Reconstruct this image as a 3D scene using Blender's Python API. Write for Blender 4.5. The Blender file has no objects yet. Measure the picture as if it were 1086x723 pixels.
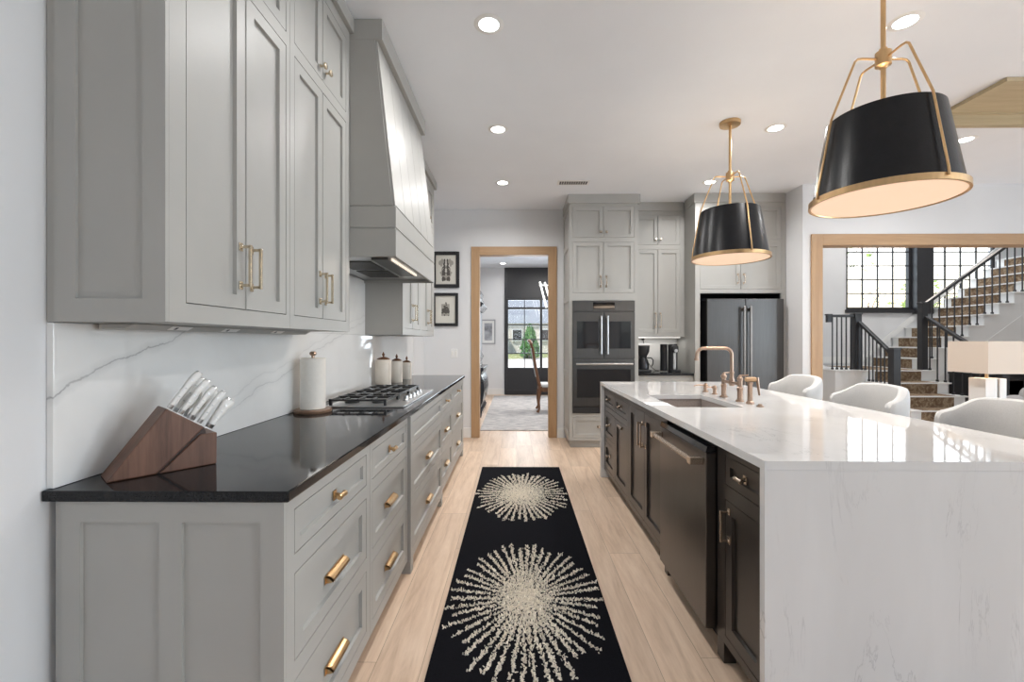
import bpy, bmesh, math, random
from mathutils import Vector, Matrix
random.seed(7)
S = bpy.context.scene
C = S.collection
PI = math.pi
H = 3.09                      # ceiling height

# ------------------------------------------------------------------ camera
cd = bpy.data.cameras.new('camera')
cam = bpy.data.objects.new('camera', cd)
C.objects.link(cam)
cam.location = (0, 0, 1.307)
cam.rotation_euler = (PI/2, 0, 0.0099)
cd.sensor_width = 36
cd.lens = 471.1/1086*36
cd.clip_start = 0.05
S.camera = cam

# ------------------------------------------------------------------ world, exposure, daylight, added fill lights
S.view_settings.view_transform = 'Standard'
S.view_settings.look = 'None'
S.view_settings.gamma = 1
S.view_settings.use_curve_mapping = False
S.view_settings.exposure = 0.0
S.cycles.use_denoising = True
S.cycles.max_bounces = 10
S.cycles.diffuse_bounces = 5
S.cycles.sample_clamp_indirect = 8
S.cycles.caustics_reflective = False
S.cycles.caustics_refractive = False
w = bpy.data.worlds.new('world'); S.world = w; w.use_nodes = True
nt = w.node_tree
sky = nt.nodes.new('ShaderNodeTexSky'); sky.sky_type = 'NISHITA'; sky.sun_disc = False
sky.sun_elevation = math.radians(42); sky.sun_rotation = math.radians(20); sky.air_density = 1.0; sky.dust_density = 3.0
nt.links.new(sky.outputs[0], nt.nodes['Background'].inputs[0])
nt.nodes['Background'].inputs[1].default_value = 0.3

def light(name, kind, loc, rot, energy, color=(1, 1, 1), size=1, size_y=None, parent=None, spot=None):
    d = bpy.data.lights.new(name, kind); d.energy = energy; d.color = color
    if kind == 'AREA':
        d.shape = 'RECTANGLE' if size_y else 'DISK'
        d.size = size
        if size_y: d.size_y = size_y
    elif kind in ('POINT', 'SPOT'):
        d.shadow_soft_size = size
        if spot: d.spot_size = spot; d.spot_blend = .6
    o = bpy.data.objects.new(name, d); C.objects.link(o)
    o.location = loc; o.rotation_euler = rot
    if parent: o.parent = parent
    return o

sun = light('sun', 'SUN', (0, 0, 20), (math.radians(48), 0, math.radians(-20)), 5.0, (1, .96, .9))
sun.data.angle = 0.02
sun.rotation_euler = Vector((.45, .42, -.78)).to_track_quat('-Z', 'Y').to_euler()
DAY = (0.80, 0.91, 1.0)
light('rear_fill_light', 'AREA', (0.75, -3.70, 1.75), (PI/2, 0, 0), 7, DAY, 2.9, 2.2)  # soft fill from behind the camera, through rear windows added for it
light('rear_fill_light', 'AREA', (4.75, -3.70, 1.75), (PI/2, 0, 0), 6, DAY, 2.9, 2.2)
for yy, en in ((-1.6, 215), (1.0, 175), (3.4, 42)):
    light('daylight_side_window', 'AREA', (7.72, yy, 1.65), (0, PI/2, 0), en, DAY, 2.1, 1.7)
light('daylight_hall_window', 'AREA', (6.7, 8.5, 2.9), (-PI/2, 0, 0), 20, DAY, 1.2, 2.1)
light('daylight_hall_window', 'AREA', (8.2, 8.5, 2.9), (-PI/2, 0, 0), 20, DAY, 1.2, 2.1)
light('daylight_dining_door', 'AREA', (0.6, 11.05, 1.5), (-PI/2, 0, 0), 60, DAY, 1.6, 1.7)
light('hall_fill_light', 'AREA', (6.4, 6.6, 4.55), (0, 0, 0), 62, (1, .98, .95), 1.2)  # unseen area light added to brighten the stair hall
light('dining_fill_light', 'AREA', (0.9, 8.4, 3.05), (0, 0, 0), 72, (1, .98, .95), 1.2)  # unseen area lights added to brighten the dining room
light('dining_fill_light', 'AREA', (-.2, 7.0, 3.05), (0, 0, 0), 8, (1, .98, .95), .3)

# ------------------------------------------------------------------ materials
def mat(name, col, rough=.5, metal=0, spec=.5, coat=0, emit=None, es=0):
    m = bpy.data.materials.new(name); m.use_nodes = True
    b = m.node_tree.nodes['Principled BSDF']
    b.inputs['Base Color'].default_value = (*col, 1)
    b.inputs['Roughness'].default_value = rough
    b.inputs['Metallic'].default_value = metal
    b.inputs['Specular IOR Level'].default_value = spec
    b.inputs['Coat Weight'].default_value = coat
    b.inputs['Coat Roughness'].default_value = .08
    if emit:
        b.inputs['Emission Color'].default_value = (*emit, 1)
        b.inputs['Emission Strength'].default_value = es
    return m

class G:
    """tiny node-graph helper"""
    def __init__(s, m):
        s.t = m.node_tree; s.n = s.t.nodes; s.b = s.n['Principled BSDF']
    def new(s, typ, **k):
        n = s.n.new(typ)
        for a, v in k.items(): setattr(n, a, v)
        return n
    def link(s, a, b): s.t.links.new(a, b)
    def pos(s): return s.new('ShaderNodeNewGeometry').outputs['Position']
    def scale(s, vec, sc):
        n = s.new('ShaderNodeMapping'); n.inputs['Scale'].default_value = sc
        s.link(vec, n.inputs['Vector']); return n.outputs[0]
    def noise(s, vec, sc, det=4, rough=.5, dist=0):
        n = s.new('ShaderNodeTexNoise'); s.link(vec, n.inputs['Vector'])
        n.inputs['Scale'].default_value = sc; n.inputs['Detail'].default_value = det
        n.inputs['Roughness'].default_value = rough; n.inputs['Distortion'].default_value = dist
        return n.outputs[0]
    def math(s, op, a, b=None, c=None):
        n = s.new('ShaderNodeMath', operation=op)
        for i, x in enumerate((a, b, c)):
            if x is None: continue
            if isinstance(x, (int, float)): n.inputs[i].default_value = x
            else: s.link(x, n.inputs[i])
        return n.outputs[0]
    def ramp(s, f, stops, interp='LINEAR'):
        n = s.new('ShaderNodeValToRGB'); n.color_ramp.interpolation = interp
        e = n.color_ramp.elements
        while len(e) < len(stops): e.new(.5)
        for x, (p, c) in zip(e, stops):
            x.position = p; x.color = (*c, 1) if len(c) == 3 else c
        s.link(f, n.inputs[0]); return n.outputs[0]
    def mix(s, f, a, b, mode='MIX'):
        n = s.new('ShaderNodeMix', data_type='RGBA', blend_type=mode)
        for k, x in ((0, f), (6, a), (7, b)):
            if isinstance(x, (int, float)): n.inputs[k].default_value = x
            elif isinstance(x, tuple): n.inputs[k].default_value = (*x, 1)
            else: s.link(x, n.inputs[k])
        return n.outputs[2]
    def color(s, x): s.link(x, s.b.inputs['Base Color'])
    def bump(s, h, st=.2, d=.002):
        n = s.new('ShaderNodeBump'); n.inputs['Strength'].default_value = st; n.inputs['Distance'].default_value = d
        s.link(h, n.inputs['Height']); s.link(n.outputs[0], s.b.inputs['Normal'])

def grainy(name, col, rough, amt=.06, sc=40, bump=0, metal=0, spec=.5, stretch=(1, 1, 1), bsc=None):
    m = mat(name, col, rough, metal, spec); g = G(m)
    v = g.scale(g.pos(), stretch)
    f = g.noise(v, sc)
    lo = tuple(c*(1-amt) for c in col); hi = tuple(min(1, c*(1+amt)) for c in col)
    g.color(g.ramp(f, [(.3, lo), (.7, hi)]))
    if bump: g.bump(g.noise(v, bsc or sc*4), bump)
    return m

WALL = grainy('wall_paint', (.73, .735, .745), .6, .015, 3, .12, bsc=220)
CEIL = grainy('ceiling_paint', (.83, .86, .905), .7, .012, 3, .08, bsc=200)
TRIMW = grainy('white_trim_paint', (.80, .80, .79), .4, .01, 5)
PAINT = grainy('greige_cabinet_paint', (.405, .40, .38), .42, .02, 6, .03, bsc=500, spec=.38)
DARKCAB = grainy('espresso_cabinet_paint', (.034, .028, .024), .28, .15, 9)
GAP = mat('shadow_gap', (.02, .02, .02), .8)
BRASS = grainy('brushed_brass', (.63, .42, .22), .30, .06, 60, metal=1, stretch=(1, 1, .2))
ROSE = grainy('warm_bronze_brass', (.42, .305, .235), .30, .06, 60, metal=1)
PALEBR = grainy('pale_champagne_brass', (.66, .56, .42), .26, .05, 60, metal=1)
NICKEL = grainy('champagne_nickel', (.62, .52, .42), .25, .05, 60, metal=1)
STEEL = grainy('stainless_steel', (.55, .55, .55), .28, .05, 30, metal=1, stretch=(.2, 20, 1))
SLATE = grainy('slate_appliance_steel', (.115, .113, .112), .36, .05, 14, metal=1, stretch=(6, 6, .3))
DKST = grainy('bronzed_dark_steel', (.24, .22, .205), .3, .05, 30, metal=1)
SLATED = grainy('dark_slate_appliance_steel', (.13, .12, .115), .30, .05, 14, metal=1, stretch=(1, 6, .3))
BLACKGL = mat('black_glass', (.012, .012, .014), .05, 0, .6)
BLACK = grainy('matte_black', (.018, .018, .020), .45, .1, 30)
IRON = grainy('cast_iron', (.025, .025, .026), .28, .1, 60, .05, spec=.7)
IRONRAIL = grainy('black_painted_rail', (.03, .03, .033), .35, .08, 20)
WHITEPL = mat('white_plastic', (.80, .79, .76), .35)
CERAM = grainy('cream_ceramic', (.86, .78, .68), .3, .03, 20, .2, bsc=60)
PAPER = grainy('paper_towel', (.90, .85, .78), .9, .02, 60, .5, bsc=160)
FABRIC = grainy('white_boucle_fabric', (.55, .56, .565), .95, .05, 200, .35, bsc=500)
GREYFAB = grainy('grey_sofa_fabric', (.36, .36, .37), .95, .06, 200, .35, bsc=500)
SHADEF = mat('linen_lampshade', (.72, .63, .545), .9)
LEATHER = grainy('black_leather', (.007, .0075, .0095), .30, .25, 25, .25, spec=.32, bsc=120)
GRAN = mat('composite_sink_stone', (.20, .175, .16), .5)
g = G(GRAN); g.color(g.ramp(g.noise(g.pos(), 260, 2), [(.3, (.30, .26, .24)), (.7, (.42, .365, .335))]))

def wood(name, c0, c1, axis, sc=8, rough=.45, metal=0):
    m = mat(name, c0, rough); g = G(m)
    st = [1, 1, 1]; st[axis] = .07
    v = g.scale(g.pos(), tuple(st))
    f = g.noise(v, sc*3, 6, .6, .6)
    f2 = g.noise(v, sc*14, 3, .6)
    f = g.math('ADD', g.math('MULTIPLY', f, .7), g.math('MULTIPLY', f2, .3))
    g.color(g.ramp(f, [(.34, c0), (.66, c1)]))
    g.bump(f2, .08)
    return m
OAK_Z = wood('light_oak_upright', (.39, .235, .122), (.49, .315, .172), 2)
OAK_X = wood('light_oak_level', (.39, .235, .122), (.49, .315, .172), 0)
BEAMW = wood('pale_oak_beam', (.42, .34, .21), (.52, .43, .28), 0)
WALNUT = wood('walnut', (.085, .036, .020), (.20, .095, .058), 2, 9, .42)
WALNUT2 = wood('carved_walnut', (.11, .045, .020), (.25, .12, .06), 2, 6, .3)
BASEWOOD = wood('oiled_wood', (.16, .09, .055), (.28, .17, .11), 0, 10, .45)

# floor: long oak planks running in Y
def floor_mat():
    m = mat('oak_plank_floor', (.6, .45, .33), .42); g = G(m)
    sp = g.new('ShaderNodeSeparateXYZ'); g.link(g.pos(), sp.inputs[0])
    u = g.math('DIVIDE', sp.outputs[0], .19)
    iu = g.math('FLOOR', u); fu = g.math('FRACT', u)
    wn = g.new('ShaderNodeTexWhiteNoise', noise_dimensions='1D'); g.link(iu, wn.inputs['W'])
    v = g.math('ADD', g.math('DIVIDE', sp.outputs[1], 1.9), g.math('MULTIPLY', wn.outputs[0], 7))
    iv = g.math('FLOOR', v); fv = g.math('FRACT', v)
    cb = g.new('ShaderNodeCombineXYZ'); g.link(iu, cb.inputs[0]); g.link(iv, cb.inputs[1])
    wn2 = g.new('ShaderNodeTexWhiteNoise', noise_dimensions='2D'); g.link(cb.outputs[0], wn2.inputs['Vector'])
    off = g.new('ShaderNodeVectorMath', operation='SCALE'); g.link(wn2.outputs['Color'], off.inputs[0]); off.inputs['Scale'].default_value = 40
    ad = g.new('ShaderNodeVectorMath', operation='ADD'); g.link(g.pos(), ad.inputs[0]); g.link(off.outputs[0], ad.inputs[1])
    st = g.scale(ad.outputs[0], (1, .09, 1))
    f = g.noise(st, 16, 7, .62, .8)
    f2 = g.noise(st, 90, 3, .6)
    f = g.math('ADD', g.math('MULTIPLY', f, .75), g.math('MULTIPLY', f2, .25))
    c = g.ramp(f, [(.30, (.53, .375, .26)), (.50, (.70, .53, .395)), (.70, (.82, .655, .51))])
    tint = g.ramp(wn2.outputs['Value'], [(0, (.84, .825, .81)), (1, (1.06, 1.05, 1.04))])
    c = g.mix(1, c, tint, 'MULTIPLY')
    e = g.math('MINIMUM', fu, g.math('SUBTRACT', 1, fu))
    e2 = g.math('MINIMUM', fv, g.math('SUBTRACT', 1, fv))
    gap = g.math('MINIMUM', g.math('MULTIPLY', e, .19), g.math('MULTIPLY', e2, 1.9))
    mask = g.math('LESS_THAN', gap, .0012)
    c = g.mix(g.math('MULTIPLY', mask, .7), c, (.20, .13, .08))
    g.color(c); g.bump(f2, .06)
    return m
FLOOR = floor_mat()

def quartz(name, base, veins, faint=True, stretch=(1, 1, 1), rough=.08):
    """white slab; veins = list of (coord a, coord b, slope, offset, width, wobble, strength): |b - slope*a - offset - noise| < width"""
    m = mat(name, base, rough, 0, .5); g = G(m)
    p = g.pos(); sp = g.new('ShaderNodeSeparateXYZ'); g.link(p, sp.inputs[0])
    cloud = g.noise(g.scale(p, stretch), 2.2, 4, .55, .4)
    c = g.ramp(cloud, [(.35, tuple(x*.93 for x in base)), (.62, base)])
    if faint:
        n = g.noise(g.scale(p, stretch), 2.6, 6, .65, 1.1)
        d = g.math('ABSOLUTE', g.math('SUBTRACT', n, .5))
        k = g.ramp(d, [(0, (1, 1, 1)), (.012, (0, 0, 0))])
        k2 = g.ramp(g.noise(p, 3.3, 2), [(.48, (0, 0, 0)), (.66, (1, 1, 1))])
        kk = g.math('MULTIPLY', g.math('MULTIPLY', k, k2), .42)
        c = g.mix(kk, c, (.33, .33, .34))
    for a, b, sl, of, wd, wob, stg in veins:
        nz = g.math('SUBTRACT', g.noise(p, 3.0, 6, .6), .5)
        ln = g.math('SUBTRACT', sp.outputs[b], g.math('ADD', g.math('MULTIPLY', sp.outputs[a], sl), of))
        ln = g.math('ABSOLUTE', g.math('ADD', ln, g.math('MULTIPLY', nz, wob)))
        core = g.math('SUBTRACT', 1, g.math('MINIMUM', 1, g.math('DIVIDE', ln, wd)))
        halo = g.math('SUBTRACT', 1, g.math('MINIMUM', 1, g.math('DIVIDE', ln, wd*7)))
        tot = g.math('ADD', g.math('MULTIPLY', core, .55), g.math('MULTIPLY', halo, .22))
        var = g.ramp(g.noise(p, 5.0, 3), [(.35, (.35, .35, .35)), (.62, (1, 1, 1))])
        c = g.mix(g.math('MULTIPLY', g.math('MULTIPLY', tot, var), stg), c, (.16, .165, .175))
    g.color(c)
    return m
SPLASH = quartz('white_veined_backsplash', (.86, .855, .84), [(1, 2, .38, .715, .004, .16, 1.0), (1, 2, .27, .50, .004, .14, .45), (1, 2, .27, .55, .006, .14, .25)], faint=False, rough=.04)
SLAB = quartz('white_quartz', (.735, .735, .735), [(1, 0, -.35, 2.95, .004, .25, .4)], stretch=(1.6, 1, .35), rough=.035)
BLKSTONE = mat('black_granite', (.012, .012, .013), .06, 0, .24)
g = G(BLKSTONE); g.color(g.ramp(g.noise(g.pos(), 420, 2, .7), [(.48, (.006, .006, .007)), (.75, (.05, .05, .053))]))
RUGBLK = grainy('black_rug_pile', (.006, .006, .0085), 1.0, .4, 300, .5, spec=.1, bsc=700)
TUFT = grainy('cream_rug_tufts', (.84, .76, .65), 1.0, .22, 60, spec=.1)
RUG2 = mat('distressed_grey_rug', (.5, .48, .47), .95); g = G(RUG2)
g.color(g.ramp(g.noise(g.scale(g.pos(), (1, 3, 1)), 6, 7, .7, .5), [(.32, (.24, .23, .25)), (.5, (.46, .44, .43)), (.68, (.66, .63, .60))]))
STCARP = mat('brown_stair_runner', (.2, .12, .06), .95); g = G(STCARP)
g.color(g.ramp(g.noise(g.pos(), 13, 3, .55, 1.5), [(.40, (.15, .09, .05)), (.52, (.24, .165, .10)), (.62, (.34, .26, .175))]))
GLASS = bpy.data.materials.new('window_glass'); GLASS.use_nodes = True
g_ = GLASS.node_tree; g_.nodes.remove(g_.nodes['Principled BSDF'])
tr = g_.nodes.new('ShaderNodeBsdfTransparent'); gl = g_.nodes.new('ShaderNodeBsdfGlossy'); mx = g_.nodes.new('ShaderNodeMixShader')
gl.inputs['Roughness'].default_value = .01; mx.inputs[0].default_value = .06
g_.links.new(tr.outputs[0], mx.inputs[1]); g_.links.new(gl.outputs[0], mx.inputs[2]); g_.links.new(mx.outputs[0], g_.nodes['Material Output'].inputs[0])
LENS = mat('lit_downlight_lens', (1, 1, 1), .5, emit=(1, .98, .95), es=14)
DIFF = mat('lit_pendant_diffuser', (.35, .30, .26), .6, emit=(1, .70, .47), es=.72)
GLOWROD = mat('lit_glass_rod', (.95, .95, .95), .2, emit=(1, .98, .95), es=1.6)
GRASSM = grainy('lawn', (.26, .30, .12), .9, .3, 3)
CONC = grainy('concrete_drive', (.62, .60, .57), .8, .08, 2)
SHRUBM = grainy('evergreen_leaves', (.05, .16, .03), .8, .5, 9)
LEAFM = grainy('spring_leaves', (.34, .50, .14), .7, .3, 6)
BARK = grainy('bark', (.20, .17, .14), .9, .3, 10)
ROOFM = grainy('grey_roof_shingles', (.27, .30, .34), .8, .15, 14, stretch=(1, 1, 5))
STONEW = grainy('pale_house_stone', (.66, .62, .56), .85, .15, 5)

# ------------------------------------------------------------------ mesh builder
class MB:
    def __init__(s): s.v = []; s.f = []; s.mi = []; s.m = 0
    def add(s, vs, fs):
        o = len(s.v); s.v += [Vector(p) for p in vs]
        for f in fs: s.f.append([i+o for i in f]); s.mi.append(s.m)
        return s
    def hexa(s, p):
        return s.add(p, [(0, 3, 2, 1), (4, 5, 6, 7), (0, 1, 5, 4), (1, 2, 6, 5), (2, 3, 7, 6), (3, 0, 4, 7)])
    def box(s, x0, x1, y0, y1, z0, z1):
        return s.hexa([(x0, y0, z0), (x1, y0, z0), (x1, y1, z0), (x0, y1, z0), (x0, y0, z1), (x1, y0, z1), (x1, y1, z1), (x0, y1, z1)])
    def pbox(s, P, u0, u1, v0, v1, d0, d1):
        return s.hexa([P(u0, v0, d0), P(u1, v0, d0), P(u1, v1, d0), P(u0, v1, d0), P(u0, v0, d1), P(u1, v0, d1), P(u1, v1, d1), P(u0, v1, d1)])
    def prism(s, poly, ex):
        n = len(poly); ex = Vector(ex); a = [Vector(p) for p in poly]; b = [p+ex for p in a]
        return s.add(a+b, [tuple(range(n))[::-1], tuple(range(n, 2*n))] + [(i, (i+1) % n, n+(i+1) % n, n+i) for i in range(n)])
    def shaker(s, P, u0, u1, v0, v1, db, df, rail=.05, rec=.012):
        r = rail
        q = lambda a, b, c, e, d: [P(a, c, d), P(b, c, d), P(b, e, d), P(a, e, d)]
        vs = q(u0, u1, v0, v1, df) + q(u0+r, u1-r, v0+r, v1-r, df) + q(u0+r+.002, u1-r-.002, v0+r+.002, v1-r-.002, df-rec) + q(u0, u1, v0, v1, db)
        fs = [(8, 9, 10, 11), (15, 14, 13, 12)]
        for i in range(4):
            j = (i+1) % 4
            fs += [(i, j, 4+j, 4+i), (4+i, 4+j, 8+j, 8+i), (12+i, 12+j, j, i)]
        return s.add(vs, fs)
    def tube(s, path, r, seg=10, closed=False, flat=None):
        pts = [Vector(p) for p in path]; n = len(pts)
        rs = r if isinstance(r, (list, tuple)) else [r]*n
        rings = []; nrm = None
        for i in range(n):
            if closed: t = pts[(i+1) % n]-pts[i-1]
            else: t = pts[min(i+1, n-1)]-pts[max(i-1, 0)]
            t.normalize()
            if nrm is None:
                nrm = Vector((0, 0, 1)).cross(t)
                if nrm.length < 1e-3: nrm = Vector((1, 0, 0)).cross(t)
            nrm = nrm-t*nrm.dot(t); nrm.normalize(); b = t.cross(nrm)
            rings.append([pts[i]+(nrm*math.cos(a)+b*math.sin(a)*(flat or 1))*rs[i] for a in (2*PI*k/seg for k in range(seg))])
        vs = [p for R in rings for p in R]; fs = []
        m = n if closed else n-1
        for i in range(m):
            for k in range(seg):
                a = i*seg+k; b_ = i*seg+(k+1) % seg; c = ((i+1) % n)*seg+(k+1) % seg; d = ((i+1) % n)*seg+k
                fs.append((a, b_, c, d))
        if not closed: fs += [tuple(range(seg))[::-1], tuple(range((n-1)*seg, n*seg))]
        return s.add(vs, fs)
    def lathe(s, prof, o=(0, 0, 0), axis=(0, 0, 1), seg=28, close=True):
        o = Vector(o); t = Vector(axis).normalized()
        u = Vector((1, 0, 0)) if abs(t.x) < .9 else Vector((0, 1, 0))
        u = (u-t*u.dot(t)).normalized(); b = t.cross(u)
        vs = [o+t*z+(u*math.cos(2*PI*k/seg)+b*math.sin(2*PI*k/seg))*max(r, 1e-5) for r, z in prof for k in range(seg)]
        fs = []; n = len(prof)
        for i in range(n-1):
            for k in range(seg):
                fs.append((i*seg+k, i*seg+(k+1) % seg, (i+1)*seg+(k+1) % seg, (i+1)*seg+k))
        if close: fs += [tuple(range(seg))[::-1], tuple(range((n-1)*seg, n*seg))]
        return s.add(vs, fs)
    def ring(s, prof, o, seg=40):          # closed section swept round a vertical axis
        o = Vector(o); n = len(prof)
        vs = [o+Vector((r*math.cos(2*PI*k/seg), r*math.sin(2*PI*k/seg), z)) for r, z in prof for k in range(seg)]
        fs = []
        for i in range(n):
            j = (i+1) % n
            for k in range(seg): fs.append((i*seg+k, i*seg+(k+1) % seg, j*seg+(k+1) % seg, j*seg+k))
        return s.add(vs, fs)
    def loft(s, cs, ups, sides, hs, ws, seg=12, pw=1):
        vs = []; n = len(cs)
        for i in range(n):
            c, up, sd = Vector(cs[i]), Vector(ups[i] if isinstance(ups, list) else ups), Vector(sides[i] if isinstance(sides, list) else sides)
            for k in range(seg):
                a = 2*PI*k/seg; ca, sa = math.cos(a), math.sin(a)
                ca = math.copysign(abs(ca)**pw, ca); sa = math.copysign(abs(sa)**pw, sa)
                vs.append(c+up*ca*hs[i]+sd*sa*ws[i])
        fs = [tuple(range(seg))[::-1], tuple(range((n-1)*seg, n*seg))]
        for i in range(n-1):
            for k in range(seg): fs.append((i*seg+k, i*seg+(k+1) % seg, (i+1)*seg+(k+1) % seg, (i+1)*seg+k))
        return s.add(vs, fs)
    def sphere(s, c, r, seg=12, sq=(1, 1, 1)):
        prof = [(r*math.sin(PI*i/seg), -r*math.cos(PI*i/seg)) for i in range(seg+1)]
        o = len(s.v); s.lathe(prof, (0, 0, 0), seg=seg, close=False)
        for i in range(o, len(s.v)):
            p = s.v[i]; s.v[i] = Vector((p.x*sq[0]+c[0], p.y*sq[1]+c[1], p.z*sq[2]+c[2]))
        return s

ORG = {}
def obj(name, mb, mats, parent=None, bevel=0, smooth=False, loc=None, sub=0, kind=None, label=None, seg=2):
    me = bpy.data.meshes.new(name)
    if parent is not None: org = ORG[parent.name]
    elif loc is not None: org = Vector(loc)
    else:
        xs = [p.x for p in mb.v]; ys = [p.y for p in mb.v]; zs = [p.z for p in mb.v]
        org = Vector(((min(xs)+max(xs))/2, (min(ys)+max(ys))/2, min(zs)))
    me.from_pydata([p-org for p in mb.v], [], mb.f)
    mats = mats if isinstance(mats, (list, tuple)) else [mats]
    for m in mats: me.materials.append(m)
    bm = bmesh.new(); bm.from_mesh(me)
    for f, i in zip(bm.faces, mb.mi): f.material_index = i
    bmesh.ops.remove_doubles(bm, verts=bm.verts, dist=1e-6)
    bmesh.ops.recalc_face_normals(bm, faces=bm.faces)
    if smooth:
        for f in bm.faces: f.smooth = True
        for e in bm.edges:
            if len(e.link_faces) == 2 and e.calc_face_angle(0) > math.radians(38): e.smooth = False
    bm.to_mesh(me); bm.free()
    o = bpy.data.objects.new(name, me); C.objects.link(o)
    if parent is not None: o.parent = parent; 
    else: o.location = org
    ORG[o.name] = org
    if bevel:
        b = o.modifiers.new('b', 'BEVEL'); b.width = bevel; b.segments = seg; b.limit_method = 'ANGLE'; b.angle_limit = math.radians(40)
        b.harden_normals = False
    if sub:
        b = o.modifiers.new('s', 'SUBSURF'); b.levels = sub; b.render_levels = sub
    if kind: o['kind'] = kind
    if label: o['label'] = label
    return o

def tag(o, label, cat, group=None):
    o['label'] = label; o['category'] = cat
    if group: o['group'] = group
    return o

def thing(name, label, cat, loc, group=None):
    o = bpy.data.objects.new(name, None); C.objects.link(o)
    o.location = loc; o.empty_display_size = .05
    ORG[o.name] = Vector(loc)
    return tag(o, label, cat, group)

def dup(root, loc, label=None, group=None):
    def cp(o, par):
        c = o.copy(); C.objects.link(c)
        if par: c.parent = par
        ORG[c.name] = Vector(loc)
        for ch in list(o.children): cp(ch, c)
        return c
    r = cp(root, None); r.location = loc
    if label: r['label'] = label
    if group: r['group'] = group
    return r

def struct(name, mb, m, **k): return obj(name, mb, m, kind='structure', **k)

def PL(x): return lambda u, v, d: Vector((x+d, u, v))      # faces +X
def PR(x): return lambda u, v, d: Vector((x-d, u, v))      # faces -X
def PF(y): return lambda u, v, d: Vector((u, y-d, v))      # faces the camera

# ------------------------------------------------------------------ room shell
YB, YO, XL, XR, XW = 6.02, 5.09, -1.248, 7.5, 3.26
b = MB().box(XL-.3, XR+3, -3.7, 10.95, -.12, 0); struct('floor', b, FLOOR)
b = MB().box(XL-.3, XR+.2, -3.7, 5.24, H, H+.12); b.box(XL-.3, 3.42, 5.24, 10.95, H, H+.12); struct('ceiling', b, CEIL)
struct('wall_left', MB().box(XL-.14, XL, -3.6, YB+.12, 0, H), WALL)
DX0, DX1, DZ = -.50, .435, 2.47
b = MB().box(XL-.14, DX0-.02, YB, YB+.12, 0, H).box(DX1+.02, XW+.14, YB, YB+.12, 0, H).box(DX0-.02, DX1+.02, YB, YB+.12, DZ+.02, H)
struct('wall_back', b, WALL)
struct('wall_return', MB().box(XW, XW+.14, YO+.15, YB, 0, H), WALL)
OX0, OX1, OZ = 3.475, 6.9, 2.395
b = MB().box(XW, OX0-.02, YO, YO+.15, 0, H).box(OX1+.02, XR+.14, YO, YO+.15, 0, H).box(OX0-.02, OX1+.02, YO, YO+.15, OZ+.02, H)
struct('wall_stair_opening', b, WALL)
# living room side wall with windows, rear wall with windows added for fill light (beside and behind the camera)
b = MB()
ys = [-3.6, -2.45, -.75, .15, 1.85, 2.55, 4.25, YO]
for i in range(0, 8, 2): b.box(XR, XR+.14, ys[i], ys[i+1], 0, H)
for i in (1, 3, 5): b.box(XR, XR+.14, ys[i], ys[i+1], 0, .6).box(XR, XR+.14, ys[i], ys[i+1], 2.7, H)
struct('wall_right', b, WALL)
b = MB()
xs = [XL-.14, -.7, 2.2, 3.3, 6.2, XR+.14]
for i in (0, 2, 4): b.box(xs[i], xs[i+1], -3.6, -3.46, 0, H)
for i in (1, 3): b.box(xs[i], xs[i+1], -3.6, -3.46, 0, .65).box(xs[i], xs[i+1], -3.6, -3.46, 2.85, H)
struct('wall_rear', b, WALL)
def window(n, P, u0, u1, v0, v1, nu, nv, fw=.05, mw=.022, dep=.05, m=IRONRAIL):
    b = MB()
    for a in ((u0, u0+fw, v0, v1), (u1-fw, u1, v0, v1), (u0+fw, u1-fw, v0, v0+fw), (u0+fw, u1-fw, v1-fw, v1)): b.pbox(P, *a, -dep, 0)
    for i in range(1, nu):
        u = u0+fw+(u1-u0-2*fw)*i/nu; b.pbox(P, u-mw/2, u+mw/2, v0+fw, v1-fw, -dep*.8, -dep*.2)
    for i in range(1, nv):
        v = v0+fw+(v1-v0-2*fw)*i/nv; b.pbox(P, u0+fw, u1-fw, v-mw/2, v+mw/2, -dep*.78, -dep*.22)
    r = struct('window_%d' % n, b, m)
    obj('glass', MB().pbox(P, u0+fw, u1-fw, v0+fw, v1-fw, -dep*.52, -dep*.48), GLASS, r)
    return r
for i, n in ((1, 1), (3, 2), (5, 3)): window(n, PR(XR+.08), ys[i], ys[i+1], .6, 2.7, 4, 5)
for i, n in ((1, 4), (3, 5)): window(n, lambda u, v, d: Vector((u, -3.52+d, v)), xs[i], xs[i+1], .65, 2.85, 6, 5)  # unseen rear windows, added as openings for the fill lights

# door casing (oak) of the dining room opening
def casing(n, P, u0, u1, v1, w, back, t=.02):
    b = MB().pbox(P, u0-w, u0, 0, v1+w, 0, t).pbox(P, u1, u1+w, 0, v1+w, 0, t)
    b.pbox(P, u0-.02, u0, 0, v1+.02, -back, 0).pbox(P, u1, u1+.02, 0, v1+.02, -back, 0)
    o = struct('trim_%d' % n, b, OAK_Z, bevel=.002)
    b = MB().pbox(P, u0, u1, v1, v1+w, 0, t).pbox(P, u0, u1, v1, v1+.02, -back, 0)
    o = struct('trim_%d' % (n+1), b, OAK_X, bevel=.002)
casing(1, PF(YB), DX0, DX1, DZ, .112, .12)
casing(3, PF(YO), OX0, OX1, OZ, .125, .15)
struct('baseboard_back', MB().box(XL, DX0-.115, YB-.015, YB, 0, .13).box(DX1+.115, .64, YB-.015, YB, 0, .13), TRIMW)
struct('baseboard_left', MB().box(XL, XL+.015, -3.4, 1.165, 0, .13).box(XL, XL+.015, 5.12, YB-.02, 0, .13), TRIMW)
struct('baseboard_stair_opening', MB().box(XW, OX0-.13, YO-.015, YO, 0, .13), TRIMW)
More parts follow.
